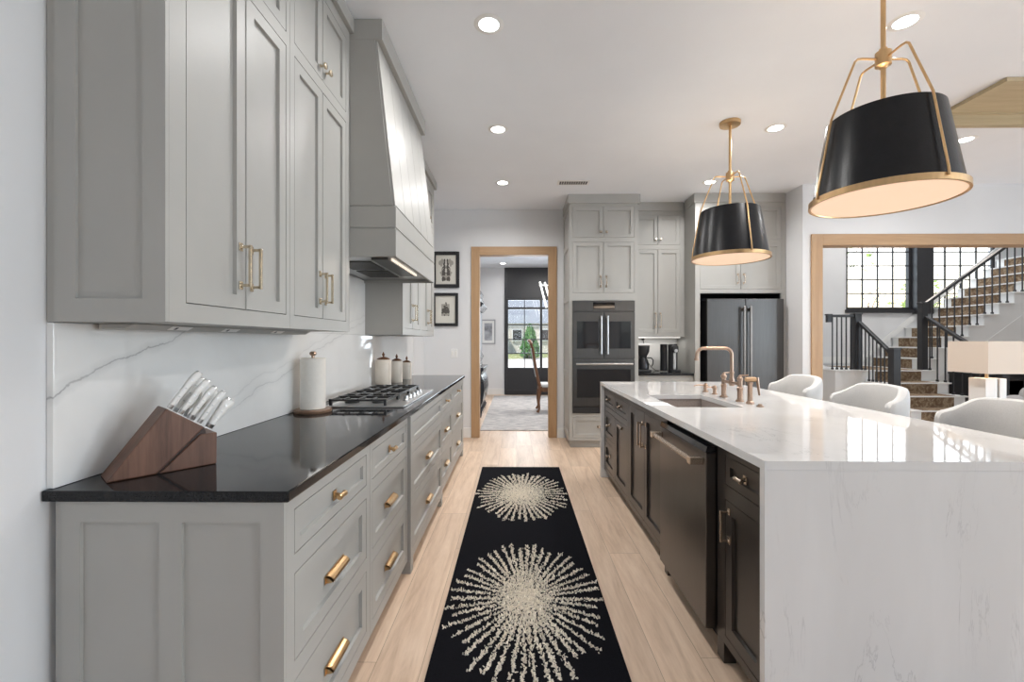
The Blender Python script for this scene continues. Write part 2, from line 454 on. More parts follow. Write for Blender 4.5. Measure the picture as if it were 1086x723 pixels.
# dining room and stair hall shells
struct('wall_dining_left', MB().box(-1.24, -1.1, YB+.12, 10.83, 0, H), WALL)
struct('wall_dining_right', MB().box(3.2, 3.42, YB+.12, 10.83, 0, H), WALL)
struct('wall_dining_back', MB().box(-1.24, -.29, 10.83, 10.95, 0, H).box(1.5, 3.42, 10.83, 10.95, 0, H), WALL)
struct('baseboard_dining_back', MB().box(-1.1, -.29, 10.815, 10.83, 0, .15), TRIMW)
HB, HZ = 8.2, 4.6
WX = [6.04, 7.24, 7.54, 8.76]
b = MB().box(3.42, WX[0], HB, HB+.14, 0, HZ).box(WX[3], 10.6, HB, HB+.14, 0, HZ).box(WX[0], WX[3], HB, HB+.14, 0, 1.88).box(WX[0], WX[3], HB, HB+.14, 4.0, HZ)
struct('wall_hall_back', b, WALL)
struct('wall_hall_left', MB().box(3.42, 3.56, 5.24, HB, 0, HZ), WALL)
struct('wall_hall_right', MB().box(10.46, 10.6, 5.24, HB, 0, HZ), WALL)
struct('wall_hall_front', MB().box(3.42, 10.6, 5.24, 5.3, H, HZ).box(XR+.14, 10.6, 5.1, 5.3, 0, H), WALL)
struct('ceiling_hall', MB().box(3.42, 10.6, 5.24, HB+.14, HZ, HZ+.1), CEIL)
for n, a, c in ((6, WX[0], WX[1]), (7, WX[2], WX[3])):
    window(n, PF(HB+.02), a, c, 1.88, 4.0, 4, 8, .045, .02, .035)
struct('window_8', MB().box(WX[1], WX[2], HB-.10, HB+.14, 1.80, 4.0), IRONRAIL)
struct('window_sill', MB().box(WX[0]-.02, WX[3]+.02, HB-.05, HB, 1.82, 1.88), IRONRAIL)

# oak ceiling beam over the living room
t = thing('ceiling_beam', 'pale oak beam wrapped in boards, hung under the ceiling beside the stair opening', 'beam', (5.3, 3.3, H-.12))
obj('soffit_board', MB().box(3.31, 7.45, 3.03, 3.46, H-.03, H-.001), BEAMW, t, bevel=.003)
obj('edge_strip', MB().box(3.31, 7.45, 3.44, 3.463, H-.036, H-.0305), BEAMW, t)
obj('fascia_board', MB().prism([(3.325, 3.465, H-.001), (3.355, 3.465, H-.115), (7.45, 3.465, H-.115), (7.45, 3.465, H-.001)], (0, .05, 0)), BEAMW, t)

# ------------------------------------------------------------------ cabinets
def frame_cells(b, P, u0, u1, v0, v1, openings, d0, d1):
    us = sorted({u0, u1} | {x for o in openings for x in o[:2]}); vs = sorted({v0, v1} | {x for o in openings for x in o[2:4]})
    for j in range(len(vs)-1):
        run = None
        for i in range(len(us)-1):
            cu, cv = (us[i]+us[i+1])/2, (vs[j]+vs[j+1])/2
            solid = not any(o[0] < cu < o[1] and o[2] < cv < o[3] for o in openings)
            if solid and run is None: run = us[i]
            if run is not None and (not solid or i == len(us)-2):
                b.pbox(P, run, us[i+1] if solid else us[i], vs[j], vs[j+1], d0, d1); run = None

def hw_knob(P, u, v, d, par, m, plate=True):
    b = MB()
    if plate: b.pbox(P, u-.016, u+.016, v-.010, v+.010, d, d+.003)
    o = P(u, v, d); ax = P(u, v, d+1)-o
    b.lathe([(.006, .003), (.005, .018), (.013, .021), (.0155, .026), (.0145, .031), (.006, .033)], o, ax, 16)
    return obj('knob', b, m, par, smooth=True)
def hw_tknob(P, u, v, d, par, m):
    b = MB(); b.pbox(P, u-.012, u+.012, v-.016, v+.016, d, d+.003)
    o = P(u, v, d); b.lathe([(.008, .002), (.006, .024)], o, P(u, v, d+1)-o, 12)
    b.lathe([(.008, 0), (.0105, .006), (.0085, .02), (.0085, .034), (.0105, .048), (.008, .054)], P(u-.027, v, d+.027), P(u+1, v, d+.027)-P(u, v, d+.027), 14)
    return obj('knob', b, m, par, smooth=True)
def hw_cup(P, u, v, d, par, m, L=.140):
    pr = [(.012, 0), (.0135, .007), (.010, .017), (.003, .024), (-.005, .026), (-.008, .024), (-.003, .020), (.004, .012), (.007, 0)]
    b = MB(); b.prism([P(u-L/2, v+y, d+x) for y, x in pr], P(u+L/2, v, d)-P(u-L/2, v, d))
    for uu in (u-L/2, u+L/2-.006):
        b.prism([P(uu, v+y, d+x) for y, x in ((.0135, 0), (.0135, .007), (.010, .017), (.003, .024), (-.005, .026), (-.009, .016), (-.011, 0))], P(uu+.006, v, d)-P(uu, v, d))
    b.pbox(P, u-L/2-.008, u+L/2+.008, v-.012, v+.015, d, d+.002)
    return obj('handle', b, m, par)
def hw_bar(P, u, v0, v1, d, par, m, r=.0045, out=.034):
    b = MB()
    b.pbox(P, u-r, u+r, v0+.012, v1-.012, d+out-r, d+out+r)
    for v in (v0+.018, v1-.018):
        b.pbox(P, u-r, u+r, v-r, v+r, d, d+out)
        b.pbox(P, u-.009, u+.009, v-.014, v+.014, d, d+.004)
        o = P(u, v, d+.004); b.lathe([(.008, 0), (.007, .004)], o, P(u, v, d+1)-P(u, v, d), 10)
    return obj('handle', b, m, par, bevel=.001)

FT = .02
def cabinet(name, label, P, u0, u1, v0, v1, depth, fronts, m=PAINT, hm=BRASS, group=None, rail=.045, holes=(), cat='cabinet', body=None):
    """fronts: (kind, u0, u1, v0, v1, hardware) ; hardware: ('knob',u,v) ('cup',u,v) ('bar',u,v0,v1)"""
    base = P((u0+u1)/2, v0, -depth/2)
    t = thing(name, label, cat, tuple(base), group)
    b = MB()
    bu0, bu1, bv0, bv1 = body or (u0, u1, v0, v1)
    if holes:
        frame_cells(b, P, bu0, bu1, bv0, bv1, holes, -depth, -FT-.001)
    else: b.pbox(P, bu0, bu1, bv0, bv1, -depth, -FT-.001)
    obj('carcass', b, m, t)
    b = MB(); ops = [f[1:5] for f in fronts]+list(holes)
    frame_cells(b, P, u0, u1, v0, v1, ops, -FT, 0)
    obj('face_frame', b, m, t)
    gp = .003
    for k, a, c, e, f, *h in fronts:
        b = MB()
        b.shaker(P, a+gp, c-gp, e+gp, f-gp, -FT+.0005, -.0005, rail if (f-e) > .14 else rail*.72, .012)
        d = obj('door' if k == 'door' else 'drawer' if k == 'drawer' else 'panel', b, m, t)
        for x in h:
            if x[0] == 'knob': hw_knob(P, x[1], x[2], -.0005, d, hm, False)
            elif x[0] == 'knobr': hw_tknob(P, x[1], x[2], -.0095, d, hm)
            elif x[0] == 'cup': hw_cup(P, x[1], x[2], -.0095, d, hm)
            elif x[0] == 'bar': hw_bar(P, x[1], x[2], x[3], -.0005, d, hm)
    return t

XF = -.61                      # front of the base cabinets by the range
def drawers3(a, c):
    m = (a+c)/2
    return [('drawer', a, c, .72, .846, ('knobr', m, .783)), ('drawer', a, c, .425, .668, ('cup', m, .53)), ('drawer', a, c, .125, .372, ('cup', m, .235))]
BASES = [(1.172, 1.843, 1.215, 1.80, 'greige three-drawer base cabinet under the knife block'),
         (1.845, 2.482, 1.875, 2.447, 'greige three-drawer base cabinet under the paper towel roll'),
         (2.484, 3.556, 2.525, 3.515, 'wide greige drawer base cabinet under the gas cooktop'),
         (3.558, 4.243, 3.60, 4.205, 'greige three-drawer base cabinet just past the cooktop'),
         (4.245, 5.10, 4.285, 5.05, 'greige three-drawer base cabinet at the doorway end of the black counter')]
for i, (u0, u1, a, c, lab) in enumerate(BASES):
    P = PL(XF+(.018 if i == 2 else 0))
    dep = (.611 if i == 0 else .634)+(.018 if i == 2 else 0)
    fr = drawers3(a, c)
    if i == 2:
        fr[0] = ('panel', a, c, .72, .846)
        fr = [fr[0], ('drawer', a, c, .425, .668, ('cup', (a+c)/2, .53)), ('drawer', a, c, .125, .372, ('cup', (a+c)/2, .235))]
    t = cabinet('base_cabinet', lab, P, u0, u1, .075, .883, dep, fr, group='base cabinets under the black counter')
    b = MB().box(XL+.030, XF-.075, u0, u1, 0, .0745); obj('toe_kick', b, PAINT, t)
    if i in (0, 2, 4):
        for uu in ((u0, u1-.06) if i == 2 else (u0,) if i == 0 else (u1-.06,)):
            b = MB().box(XF-.074, XF+(.018 if i == 2 else 0), uu, uu+.06, 0, .0745); obj('foot', b, PAINT, t, bevel=.003)
    if i == 0:
        b = MB(); Pe = PF(1.1715)
        frame_cells(b, Pe, -1.20, XF, 0, .883, [(-1.150, -.940, .13, .829), (-.880, -.672, .13, .829)], 0, .012)
        for a_, c_ in ((-1.150, -.940), (-.880, -.672)): b.pbox(Pe, a_, c_, .13, .829, 0, .003)
        b.pbox(Pe, XL+.027, -1.203, 0, .883, 0, .006)
        obj('end_panel', b, PAINT, t)

b = MB().box(XL+.002, -.594, 1.151, 5.12, .885, .914)
o = obj('countertop', b, BLKSTONE, bevel=.004); tag(o, 'polished black granite countertop running under the gas cooktop', 'countertop')
b = MB().box(XL+.001, XL+.020, 1.166, 5.30, .915, 1.356).box(XL+.001, XL+.020, 2.452, 3.598, 1.356, 1.775).box(XL+.001, XL+.019, 2.473, 3.577, 1.775, 1.795)
o = obj('backsplash', b, SPLASH, bevel=.0015); tag(o, 'white quartz slab backsplash with a long grey crack-like vein', 'backsplash')

# upper cabinets left of the hood
XU = -.9235
def upper(lab, u0, u1, dl, dm, dr, hl=1.47, group='upper cabinets on the hood wall'):
    fr = [('door', dl, dm-.001, 1.412, 2.493, ('bar', dm-.03, 1.475, 1.64)), ('door', dm+.001, dr, 1.412, 2.493, ('bar', dm+.03, 1.475, 1.64)),
          ('door', dl, dm-.001, 2.546, 2.95, ('knob', dm-.03, 2.60)), ('door', dm+.001, dr, 2.546, 2.95, ('knob', dm+.03, 2.60))]
    return cabinet('upper_cabinet', lab, PL(XU), u0, u1, 1.3585, 3.085, .322, fr, hm=PALEBR, group=group)
t1 = upper('tall greige upper cabinet above the knife block', 1.172, 1.80, 1.232, 1.508, 1.773)
t2 = upper('greige upper cabinet above the paper towel roll, touching the hood', 1.802, 2.448, 1.838, 2.11, 2.40)
Pe = PF(1.1715); b = MB()
frame_cells(b, Pe, -1.22, XU, 1.3585, 3.085, [(-1.163, -.985, 1.42, 2.98)], 0, .012)
b.pbox(Pe, -1.163, -.985, 1.42, 2.98, 0, .003); b.pbox(Pe, XL+.003, -1.223, 1.3585, 3.085, 0, .006)
obj('end_panel', b, PAINT, t1)
def crown(par, P, u0, u1, ret0=None, ret1=None, z0=3.006, out=.026):
    b = MB().pbox(P, u0-(out if ret0 else 0), u1+(out if ret1 else 0), z0, 3.089, .0005, out)
    if ret0: b.pbox(P, u0-out, u0-.0005, z0, 3.089, -ret0, .0005)
    if ret1: b.pbox(P, u1+.0005, u1+out, z0, 3.089, -ret1, .0005)
    obj('crown_trim', b, PAINT, par, bevel=.002)
crown(t1, PL(XU), 1.1595, 1.80, .32)
crown(t2, PL(XU), 1.802, 2.448)
t = thing('power_strip', 'slim greige outlet strip under the upper cabinets', 'power strip', (-1.16, 1.8, 1.342))
obj('housing', MB().prism([(-1.205, 1.27, 1.357), (-1.10, 1.27, 1.357), (-1.13, 1.27, 1.341), (-1.205, 1.27, 1.341)], (0, 1.10, 0)), PAINT, t, bevel=.002)
for yy in (1.42, 1.68, 2.02):
    o = obj('outlet', MB().prism([(-1.106, yy, 1.3537), (-1.126, yy, 1.343), (-1.125, yy, 1.342), (-1.105, yy, 1.3527)], (0, .09, 0)), WHITEPL, t)
    obj('outlet_slot', MB().prism([(-1.110, yy+.02, 1.3507), (-1.121, yy+.02, 1.3448), (-1.120, yy+.02, 1.3438), (-1.109, yy+.02, 1.3497)], (0, .01, 0)), BLACK, o)
# upper cabinets past the hood
t3 = upper('greige upper cabinet over the cream canisters, touching the hood', 3.602, 4.285, 3.65, 3.95, 4.25)
t4 = upper('greige upper cabinet nearest the framed prints', 4.287, 4.97, 4.322, 4.62, 4.92)
crown(t3, PL(XU), 3.602, 4.285); crown(t4, PL(XU), 4.287, 4.97, None, .32)

# ------------------------------------------------------------------ range hood
t = thing('range_hood', 'tapered greige range hood with plank front over the gas cooktop', 'range hood', (-.95, 3.02, 1.77))
HY0, HY1 = 2.4505, 3.5995
side = [(XL+.003, 2.058), (-.686, 2.058), (-.785, 2.974), (XL+.003, 2.974)]
b = MB().prism([(x, HY0, z) for x, z in side], (0, HY1-HY0, 0)); obj('canopy', b, PAINT, t)
b = MB(); n = 5; wd = (HY1-HY0-.008)/n
for i in range(n):
    y0 = HY0+.004+i*wd; 
    b.hexa([(-.6855, y0+.002, 2.062), (-.672, y0+.002, 2.062), (-.672, y0+wd-.002, 2.062), (-.6855, y0+wd-.002, 2.062),
            (-.7842, y0+.002, 2.972), (-.771, y0+.002, 2.972), (-.771, y0+wd-.002, 2.972), (-.7842, y0+wd-.002, 2.972)])
obj('front_planks', b, PAINT, t, bevel=.0015)
b = MB()
for z0, z1 in ((1.776, 1.926), (1.937, 2.050)):
    b.box(-.690, -.667, HY0, HY1, z0, z1).box(XL+.003, -.690, HY0, HY0+.02, z0, z1).box(XL+.003, -.690, HY1-.02, HY1, z0, z1)
b.box(XL+.003, -.69, HY0+.006, HY1-.006, 1.926, 1.937).box(XL+.003, -.674, HY0+.006, HY1-.006, 2.050, 2.058)
b.box(-.690, -.673, HY0+.006, HY1-.006, 1.926, 1.937)
obj('lower_band', b, PAINT, t)
b = MB().box(XL+.02, -.742, HY0-.0005, HY1+.0005, 2.9745, 3.089)
obj('crown_trim', b, PAINT, t, bevel=.002)
b = MB().box(-1.23, -.692, HY0+.021, HY1-.021, 1.800, 1.815); li = obj('liner', b, STEEL, t)
b = MB()
for k in range(2): 
    y0 = 2.72+k*.36
    for j in range(9): b.box(-1.12, -.90, y0+.02+j*.034, y0+.04+j*.034, 1.794, 1.7995)
obj('baffle_filter', b, SLATE, li)
obj('control_panel', MB().box(-.86, -.76, 2.62, 3.3, 1.788, 1.7995), SLATE, li, bevel=.002)
obj('hood_light_bar', MB().box(-.752, -.742, 2.66, 3.30, 1.790, 1.7995), mat('lit_hood_bar', (1, .95, .9), emit=(1, .86, .70), es=1.0), li)
light('hood_lamp', 'AREA', (-.747+.95, 2.98-3.02, 1.786-1.77), (0, 0, 0), 1.6, (1, .86, .72), .03, .62, parent=t)

# ------------------------------------------------------------------ gas cooktop
t = thing('gas_cooktop', 'stainless gas cooktop with black cast iron grates', 'cooktop', (-.89, 3.06, .915))
cx0, cx1, cy0, cy1 = -1.13, -.66, 2.60, 3.52
obj('tray', MB().box(cx0, cx1, cy0, cy1, .9145, .924), mat('cooktop_steel', (.62, .62, .62), .33, 1), t, bevel=.003)
gw = (cy1-cy0-.04)/3
burners = []
for k in range(3):
    y0 = cy0+.02+k*gw; y1 = y0+gw-.006; x0, x1 = cx0+.02, cx1-(.02 if k != 1 else .11)
    if k == 2: x1 = cx1-.11
    if k == 0: x1 = cx1-.11
    b = MB(); r = .006; z = .962
    b.box(x0, x1, y0, y0+2*r, z-2*r, z).box(x0, x1, y1-2*r, y1, z-2*r, z).box(x0, x0+2*r, y0, y1, z-2*r, z).box(x1-2*r, x1, y0, y1, z-2*r, z)
    ym = (y0+y1)/2; xm = (x0+x1)/2
    b.box(x0, x1, ym-r, ym+r, z-2*r, z+.003)
    b.box(xm-r, xm+r, y0, y1, z-2*r, z+.003)
    for xx in (x0+(x1-x0)*.25, x0+(x1-x0)*.75):
        b.box(xx-r, xx+r, y0, ym-.05, z-2*r, z+.003).box(xx-r, xx+r, ym+.05, y1, z-2*r, z+.003)
    for xx in (x0, x1-.016):
        for yy in (y0, y1-.016): b.box(xx, xx+.016, yy, yy+.016, .9245, z)
    obj('grate', b, IRON, t, bevel=.002)
    for xx in ((x0+(x1-x0)*.25, x0+(x1-x0)*.75) if k != 1 else (xm,)):
        burners.append((xx, ym, .045 if k != 1 else .06))
for xx, yy, r in burners:
    b = MB().lathe([(r, 0), (r, .008), (r*.8, .012), (r*.8, .018), (r*.3, .021)], (xx, yy, .9243)); bb = obj('burner', b, IRON, t, smooth=True)
for k in range(5):
    b = MB().lathe([(.022, 0), (.022, .006), (.018, .010), (.016, .028), (.012, .030)], (cx1-.05, 2.86+k*.10, .9243), seg=18)
    b.box(cx1-.052, cx1-.048, 2.86+k*.10-.016, 2.86+k*.10+.016, .950, .957)
    obj('control_knob', b, STEEL, t, smooth=True)

# ------------------------------------------------------------------ counter things
# knife block
A = Vector((-1.130, 1.212, .9145)); ud = Vector((.643, .766, 0)).normalized(); wdv = Vector((-ud.y, ud.x, 0)); up = Vector((0, 0, 1))
K = lambda u, w_, z: A+ud*u+wdv*w_+up*z
t = thing('knife_block', 'slanted walnut knife block full of white-handled knives', 'knife block', tuple(A+ud*.12+wdv*.05))
WB = .108; TU, TZ = .134, .191
b = MB().prism([K(0, 0, 0), K(TU, 0, TZ), K(.231, 0, .121), K(.111, 0, 0)], wdv*WB); obj('slanted_body', b, WALNUT, t, bevel=.004)
b = MB().prism([K(.117, 0, 0), K(.264, 0, 0), K(.265, 0, .100), K(.220, 0, .100)], wdv*WB); obj('support_wedge', b, WALNUT, t, bevel=.003)
b = MB().prism([K(.1112, .006, 0.001), K(.2313, .006, .1208), K(.236, .006, .1005), K(.134, .006, .001)], wdv*(WB-.012)); obj('groove', b, mat('dark_walnut', (.03, .012, .008), .5), t)
sl = Vector((TU, 0, TZ)).normalized()
ax = (ud*sl.x+up*sl.z)                                 # the slots run along this
topd = Vector((.231-TU, 0, .121-TZ)); L = topd.length; topv = (ud*topd.x+up*topd.z).normalized()
def knife(frac, w_, L_, size, lab, bend=.0, off=None):
    o0 = (off if off is not None else K(TU, 0, TZ)+topv*(L*frac)+wdv*w_)+ax*.0045
    t = thing('kitchen_knife', lab, 'knife', tuple(o0), 'white-handled knives in the walnut block')
    hs = [.0062, .0070, .0074, .0076, .0080, .0088, .0104, .0110, .0092]; n = len(hs)
    cs = [o0+ax*(.012+L_*i/(n-1))+topv*(.0045*max(0, i-5)/3) for i in range(n)]
    obj('handle', MB().loft(cs, topv, wdv, [h*size for h in hs], [.0072*size]*(n-1)+[.006*size], 14, .7), WHITEPL, t, smooth=True)
    obj('bolster', MB().loft([o0, o0+ax*.0125], topv, wdv, [.0062*size, .0066*size], [.0055*size, .0074*size], 14, .7), STEEL, t, smooth=True)
    e = cs[-1]; obj('butt_cap', MB().loft([e-ax*.0015, e+ax*.003], topv, wdv, [.0098*size, .0075*size], [.0064*size, .004*size], 14, .7), STEEL, t, smooth=True)
    b = MB()
    for q in (.25, .5, .75): b.lathe([(.0028, -.0079*size), (.0028, .0079*size)], o0+ax*(.012+L_*q), wdv, 8)
    obj('rivet', b, STEEL, t)
    return t
knife(.10, .028, .118, 1.15, 'longest white-handled knife, highest in the walnut block')
knife(.37, .022, .108, 1.1, 'white-handled knife second down from the top of the block, front row')
knife(.62, .026, .102, 1.05, 'white-handled knife third down from the top of the block, front row')
knife(.87, .022, .102, 1.05, 'white-handled knife on the lowest slot of the slanted block')
knife(.36, .082, .112, 1.1, 'white-handled knife in the rear row of the block, by the backsplash')
knife(.82, .082, .100, 1.1, 'white-handled knife in the rear row of the block, lower slot')
knife(0, 0, .092, 1.75, 'thick white-handled knife standing alone in the support wedge', off=K(.241, .034, .100)+ax*.012)
# shears behind
o0 = K(TU, 0, TZ)+topv*(L*.60)+wdv*.054+ax*.004
t = thing('kitchen_shears', 'white-handled kitchen shears in the middle of the knife block', 'scissors', tuple(o0))
for sgn in (-1, 1):
    ring = [o0+ax*(.055+.030*math.cos(a))+topv*(sgn*.0125+.0105*math.sin(a)) for a in (2*PI*k/16 for k in range(16))]
    obj('finger_loop', MB().tube(ring, .0042, 8, True), WHITEPL, t, smooth=True)
    obj('shank', MB().tube([o0+topv*(.004*sgn), o0+ax*.026+topv*(.009*sgn)], .005, 8), STEEL, t, smooth=True)

# paper towel holder
px_, py_ = -1.128, 2.453
t = thing('paper_towel_holder', 'paper towel roll on a round wooden stand by the cooktop', 'paper towels', (px_, py_, .9145))
obj('stand_base', MB().lathe([(.096, 0), (.098, .004), (.098, .014), (.094, .018)], (px_, py_, .9145), seg=40), BASEWOOD, t, smooth=True)
obj('towel_roll', MB().lathe([(.062, 0), (.0655, .003), (.0655, .277), (.062, .280), (.02, .280)], (px_, py_, .9330), seg=40), PAPER, t, smooth=True)
obj('finial', MB().lathe([(.009, 0), (.009, .012), (.016, .016), (.019, .024), (.016, .033), (.008, .037)], (px_, py_, 1.2132), seg=18), ROSE, t, smooth=True)

# canisters
def canister(x, y, r, h, lab):
    t = thing('canister', lab, 'canister', (x, y, .9145), 'cream canisters past the cooktop')
    b = MB().lathe([(r*.93, 0), (r, .006), (r, h-.014), (r*.92, h-.003), (r*.8, h)], (x, y, .9145), seg=32)
    for k in range(26): b.sphere((x+r*1.0*math.cos(-.55), y+r*1.0*math.sin(-.55), .93+k*(h-.04)/26), .0045, 6)
    obj('jar', b, CERAM, t, smooth=True)
    z = .9145+h+.0003
    ld = obj('lid', MB().lathe([(r*.80, 0), (r*.82, .006), (r*.55, .016), (r*.2, .022)], (x, y, z), seg=28), WALNUT2, t, smooth=True)
    obj('lid_knob', MB().lathe([(.008, .022), (.006, .03), (.012, .037), (.013, .043), (.007, .050), (.005, .058), (.002, .064)], (x, y, z), seg=16), WALNUT2, ld, smooth=True)
canister(-1.135, 3.78, .066, .235, 'tall cream canister, nearest the cooktop of the three')
canister(-1.137, 4.21, .055, .205, 'middle-sized cream canister between the tall and the short one')
canister(-1.139, 4.60, .050, .172, 'short cream canister, last of the row towards the doorway')

# ------------------------------------------------------------------ back wall: switch, prints
t = thing('light_switch', 'white switch plate on the wall beside the oak doorway', 'light switch', (-.835, YB, 1.14))
obj('plate', MB().box(-.89, -.80, YB-.006, YB-.0005, 1.08, 1.20), TRIMW, t, bevel=.002)
for x in (-.868, -.822+.0): obj('rocker', MB().box(x-.014, x+.014, YB-.009, YB-.0065, 1.11, 1.17), WHITEPL, t, bevel=.001)
MATP = mat('print_mat_board', (.66, .64, .58), .8)
INK = mat('faded_ink', (.10, .09, .08), .8); INK2 = mat('pale_ink_wash', (.36, .34, .30), .8)
def print_frame(x0, x1, z0, z1, fw, lab, kind):
    t = thing('framed_print', lab, 'picture', ((x0+x1)/2, YB, z0), 'black framed prints by the doorway')
    b = MB(); y0, y1 = YB-.028, YB-.002
    for a in ((x0, x0+fw, z0, z1), (x1-fw, x1, z0, z1), (x0+fw, x1-fw, z0, z0+fw), (x0+fw, x1-fw, z1-fw, z1)): b.box(a[0], a[1], y0, y1, a[2], a[3])
    obj('frame', b, BLACK, t, bevel=.003)
    obj('mat_board', MB().box(x0+fw, x1-fw, YB-.012, YB-.004, z0+fw, z1-fw), MATP, t)
    cx, cz = (x0+x1)/2, (z0+z1)/2; b = MB(); rnd = random.Random(3)
    if kind == 0:
        for i in range(70):
            q = rnd.random(); zz = cz+(q-.5)*.26; rad = .012+.02*rnd.random(); dx = .012+abs(rnd.gauss(0, .032))*(.4+1.2*abs(math.sin(q*5)))
            if dx > .085: continue
            b.m = 0 if dx < .045 and rnd.random() < .75 else 1
            for sg in (-1, 1):
                pts = [(cx+sg*(dx+rad*math.cos(a)*.55), YB-.0122-.00002*i, zz+rad*math.sin(a)) for a in (2*PI*k/9 for k in range(9))]
                b.add(pts, [tuple(range(9))])
    else:
        b.m = 1; b.box(cx-.055, cx+.055, YB-.0124, YB-.0121, cz-.085, cz+.075)
        b.m = 0
        for i in range(40):
            xx, zz = cx+rnd.gauss(0, .022), cz-.01+rnd.gauss(0, .03); rad = .006+.012*rnd.random()
            pts = [(xx+rad*math.cos(a), YB-.0126-.00002*i, zz+rad*math.sin(a)) for a in (2*PI*k/7 for k in range(7))]
            b.add(pts, [tuple(range(7))])
    obj('ink_picture', b, [INK, INK2], t)
print_frame(-1.135, -.772, 2.03, 2.515, .045, 'black framed print of a dark wing-like ink blot', 0)
print_frame(-1.135, -.788, 1.51, 1.955, .038, 'black framed print of a small dark etching on pale card', 1)

# ------------------------------------------------------------------ oven tower, coffee nook, fridge surround
PO = PF(5.417)
t = cabinet('oven_cabinet', 'tall greige cabinet housing the double oven', PO, .647, 1.483, .095, 3.085, .598,
            [('door', .683, 1.059, 2.566, 2.945, ('knob', 1.025, 2.63)), ('door', 1.061, 1.437, 2.566, 2.945, ('knob', 1.095, 2.63)),
             ('door', .683, 1.059, 1.893, 2.511, ('bar', 1.025, 1.955, 2.11)), ('door', 1.061, 1.437, 1.893, 2.511, ('bar', 1.095, 1.955, 2.11)),
             ('drawer', .683, 1.437, .125, .384, ('cup', 1.06, .26))],
            holes=[(.683, 1.437, .427, 1.80)], hm=NICKEL)
crown(t, PO, .647, 1.483, .58, .29, 2.98, .02)
obj('toe_kick', MB().box(.665, 1.483, 5.47, 6.0, 0, .0945), PAINT, t)
b = MB(); Px = PR(.6465)
frame_cells(b, Px, 5.44, 6.01, .095, 2.97, [(5.49, 5.96, .17, .85), (5.49, 5.96, .93, 1.80), (5.49, 5.96, 1.88, 2.45), (5.49, 5.96, 2.53, 2.92)], 0, .010)
obj('side_panel', b, PAINT, t)
# double oven
t = thing('double_wall_oven', 'dark slate steel double wall oven with french doors on top', 'oven', (1.06, 5.7, .43))
Y0 = 5.395
obj('housing', MB().box(.686, 1.434, Y0+.03, 5.98, .431, 1.796), SLATE, t)
b = MB().box(.684, 1.436, Y0, Y0+.029, 1.668, 1.796); cp = obj('control_panel', b, SLATE, t, bevel=.002)
obj('display', MB().box(.93, 1.19, Y0-.002, Y0-.0003, 1.69, 1.775), BLACKGL, cp)
for x0, x1, hx in ((.684, 1.057, 1.022), (1.063, 1.436, 1.098)):
    b = MB().box(x0, x1, Y0, Y0+.029, 1.098, 1.660); d = obj('upper_door', b, SLATE, t, bevel=.003)
    gx0, gx1 = (x0+.05, x1-.06) if hx < 1.06 else (x0+.06, x1-.05)
    obj('glass', MB().box(gx0, gx1, Y0-.002, Y0-.0003, 1.215, 1.545), BLACKGL, d, bevel=.004)
    b = MB().tube([(hx, Y0-.045, 1.15), (hx, Y0-.045, 1.61)], .013, 14)
    for z in (1.17, 1.59): b.lathe([(.011, 0), (.011, .045)], (hx, Y0, z), (0, -1, 0), 12)
    obj('handle', b, STEEL, d, smooth=True)
d = obj('lower_door', MB().box(.684, 1.436, Y0, Y0+.029, .515, 1.075), SLATE, t, bevel=.003)
obj('glass', MB().box(.735, 1.385, Y0-.002, Y0-.0003, .62, .965), BLACKGL, d, bevel=.004)
b = MB().tube([(.72, Y0-.045, 1.03), (1.40, Y0-.045, 1.03)], .013, 14)
for x in (.745, 1.375): b.lathe([(.011, 0), (.011, .045)], (x, Y0, 1.03), (0, -1, 0), 12)
obj('handle', b, STEEL, d, smooth=True)
obj('vent_strip', MB().box(.684, 1.436, Y0+.006, Y0+.029, .431, .507), BLACK, t)

# coffee nook
PU = PF(5.74)
t = cabinet('upper_cabinet', 'narrow greige upper cabinet above the coffee makers', PU, 1.485, 2.163, 1.358, 3.085, .275,
            [('door', 1.54, 1.822, 2.545, 2.92, ('knob', 1.792, 2.61)), ('door', 1.824, 2.106, 2.545, 2.92, ('knob', 1.854, 2.61)),
             ('door', 1.54, 1.822, 1.41, 2.484, ('bar', 1.792, 1.47, 1.68)), ('door', 1.824, 2.106, 1.41, 2.484, ('bar', 1.854, 1.47, 1.68))], hm=NICKEL)
crown(t, PU, 1.505, 2.143, z0=2.98, out=.018)
t = cabinet('base_cabinet', 'greige base cabinet below the coffee makers', PF(5.46), 1.485, 2.163, .095, .883, .555,
            [('drawer', 1.53, 2.12, .72, .846, ('cup', 1.824, .785)), ('door', 1.53, 1.823, .13, .67, ('bar', 1.79, .5, .64)), ('door', 1.825, 2.12, .13, .67, ('bar', 1.858, .5, .64))], hm=NICKEL)
obj('toe_kick', MB().box(1.485, 2.163, 5.53, 6.0, 0, .0945), PAINT, t)
o = obj('countertop', MB().box(1.4845, 2.1635, 5.435, YB-.002, .885, .914), BLKSTONE, bevel=.003); tag(o, 'short black granite countertop under the coffee makers', 'countertop')
b = MB().box(1.4845, 2.1635, YB-.018, YB-.001, .915, 1.356); o = obj('backsplash', b, SPLASH); tag(o, 'small white slab backsplash behind the coffee makers', 'backsplash')
b = MB().box(1.52, 2.13, 5.80, 5.83, 1.345, 1.357); o = obj('under_cabinet_light', b, mat('lit_led_strip', (1, 1, 1), emit=(1, .97, .92), es=.7)); tag(o, 'thin lit strip under the cabinet above the coffee makers', 'light')
light('coffee_nook_lamp', 'AREA', (0, 0, 0), (0, 0, 0), 1.0, (1, .97, .92), .55, .14, parent=o).location = (0, 0, -.005)
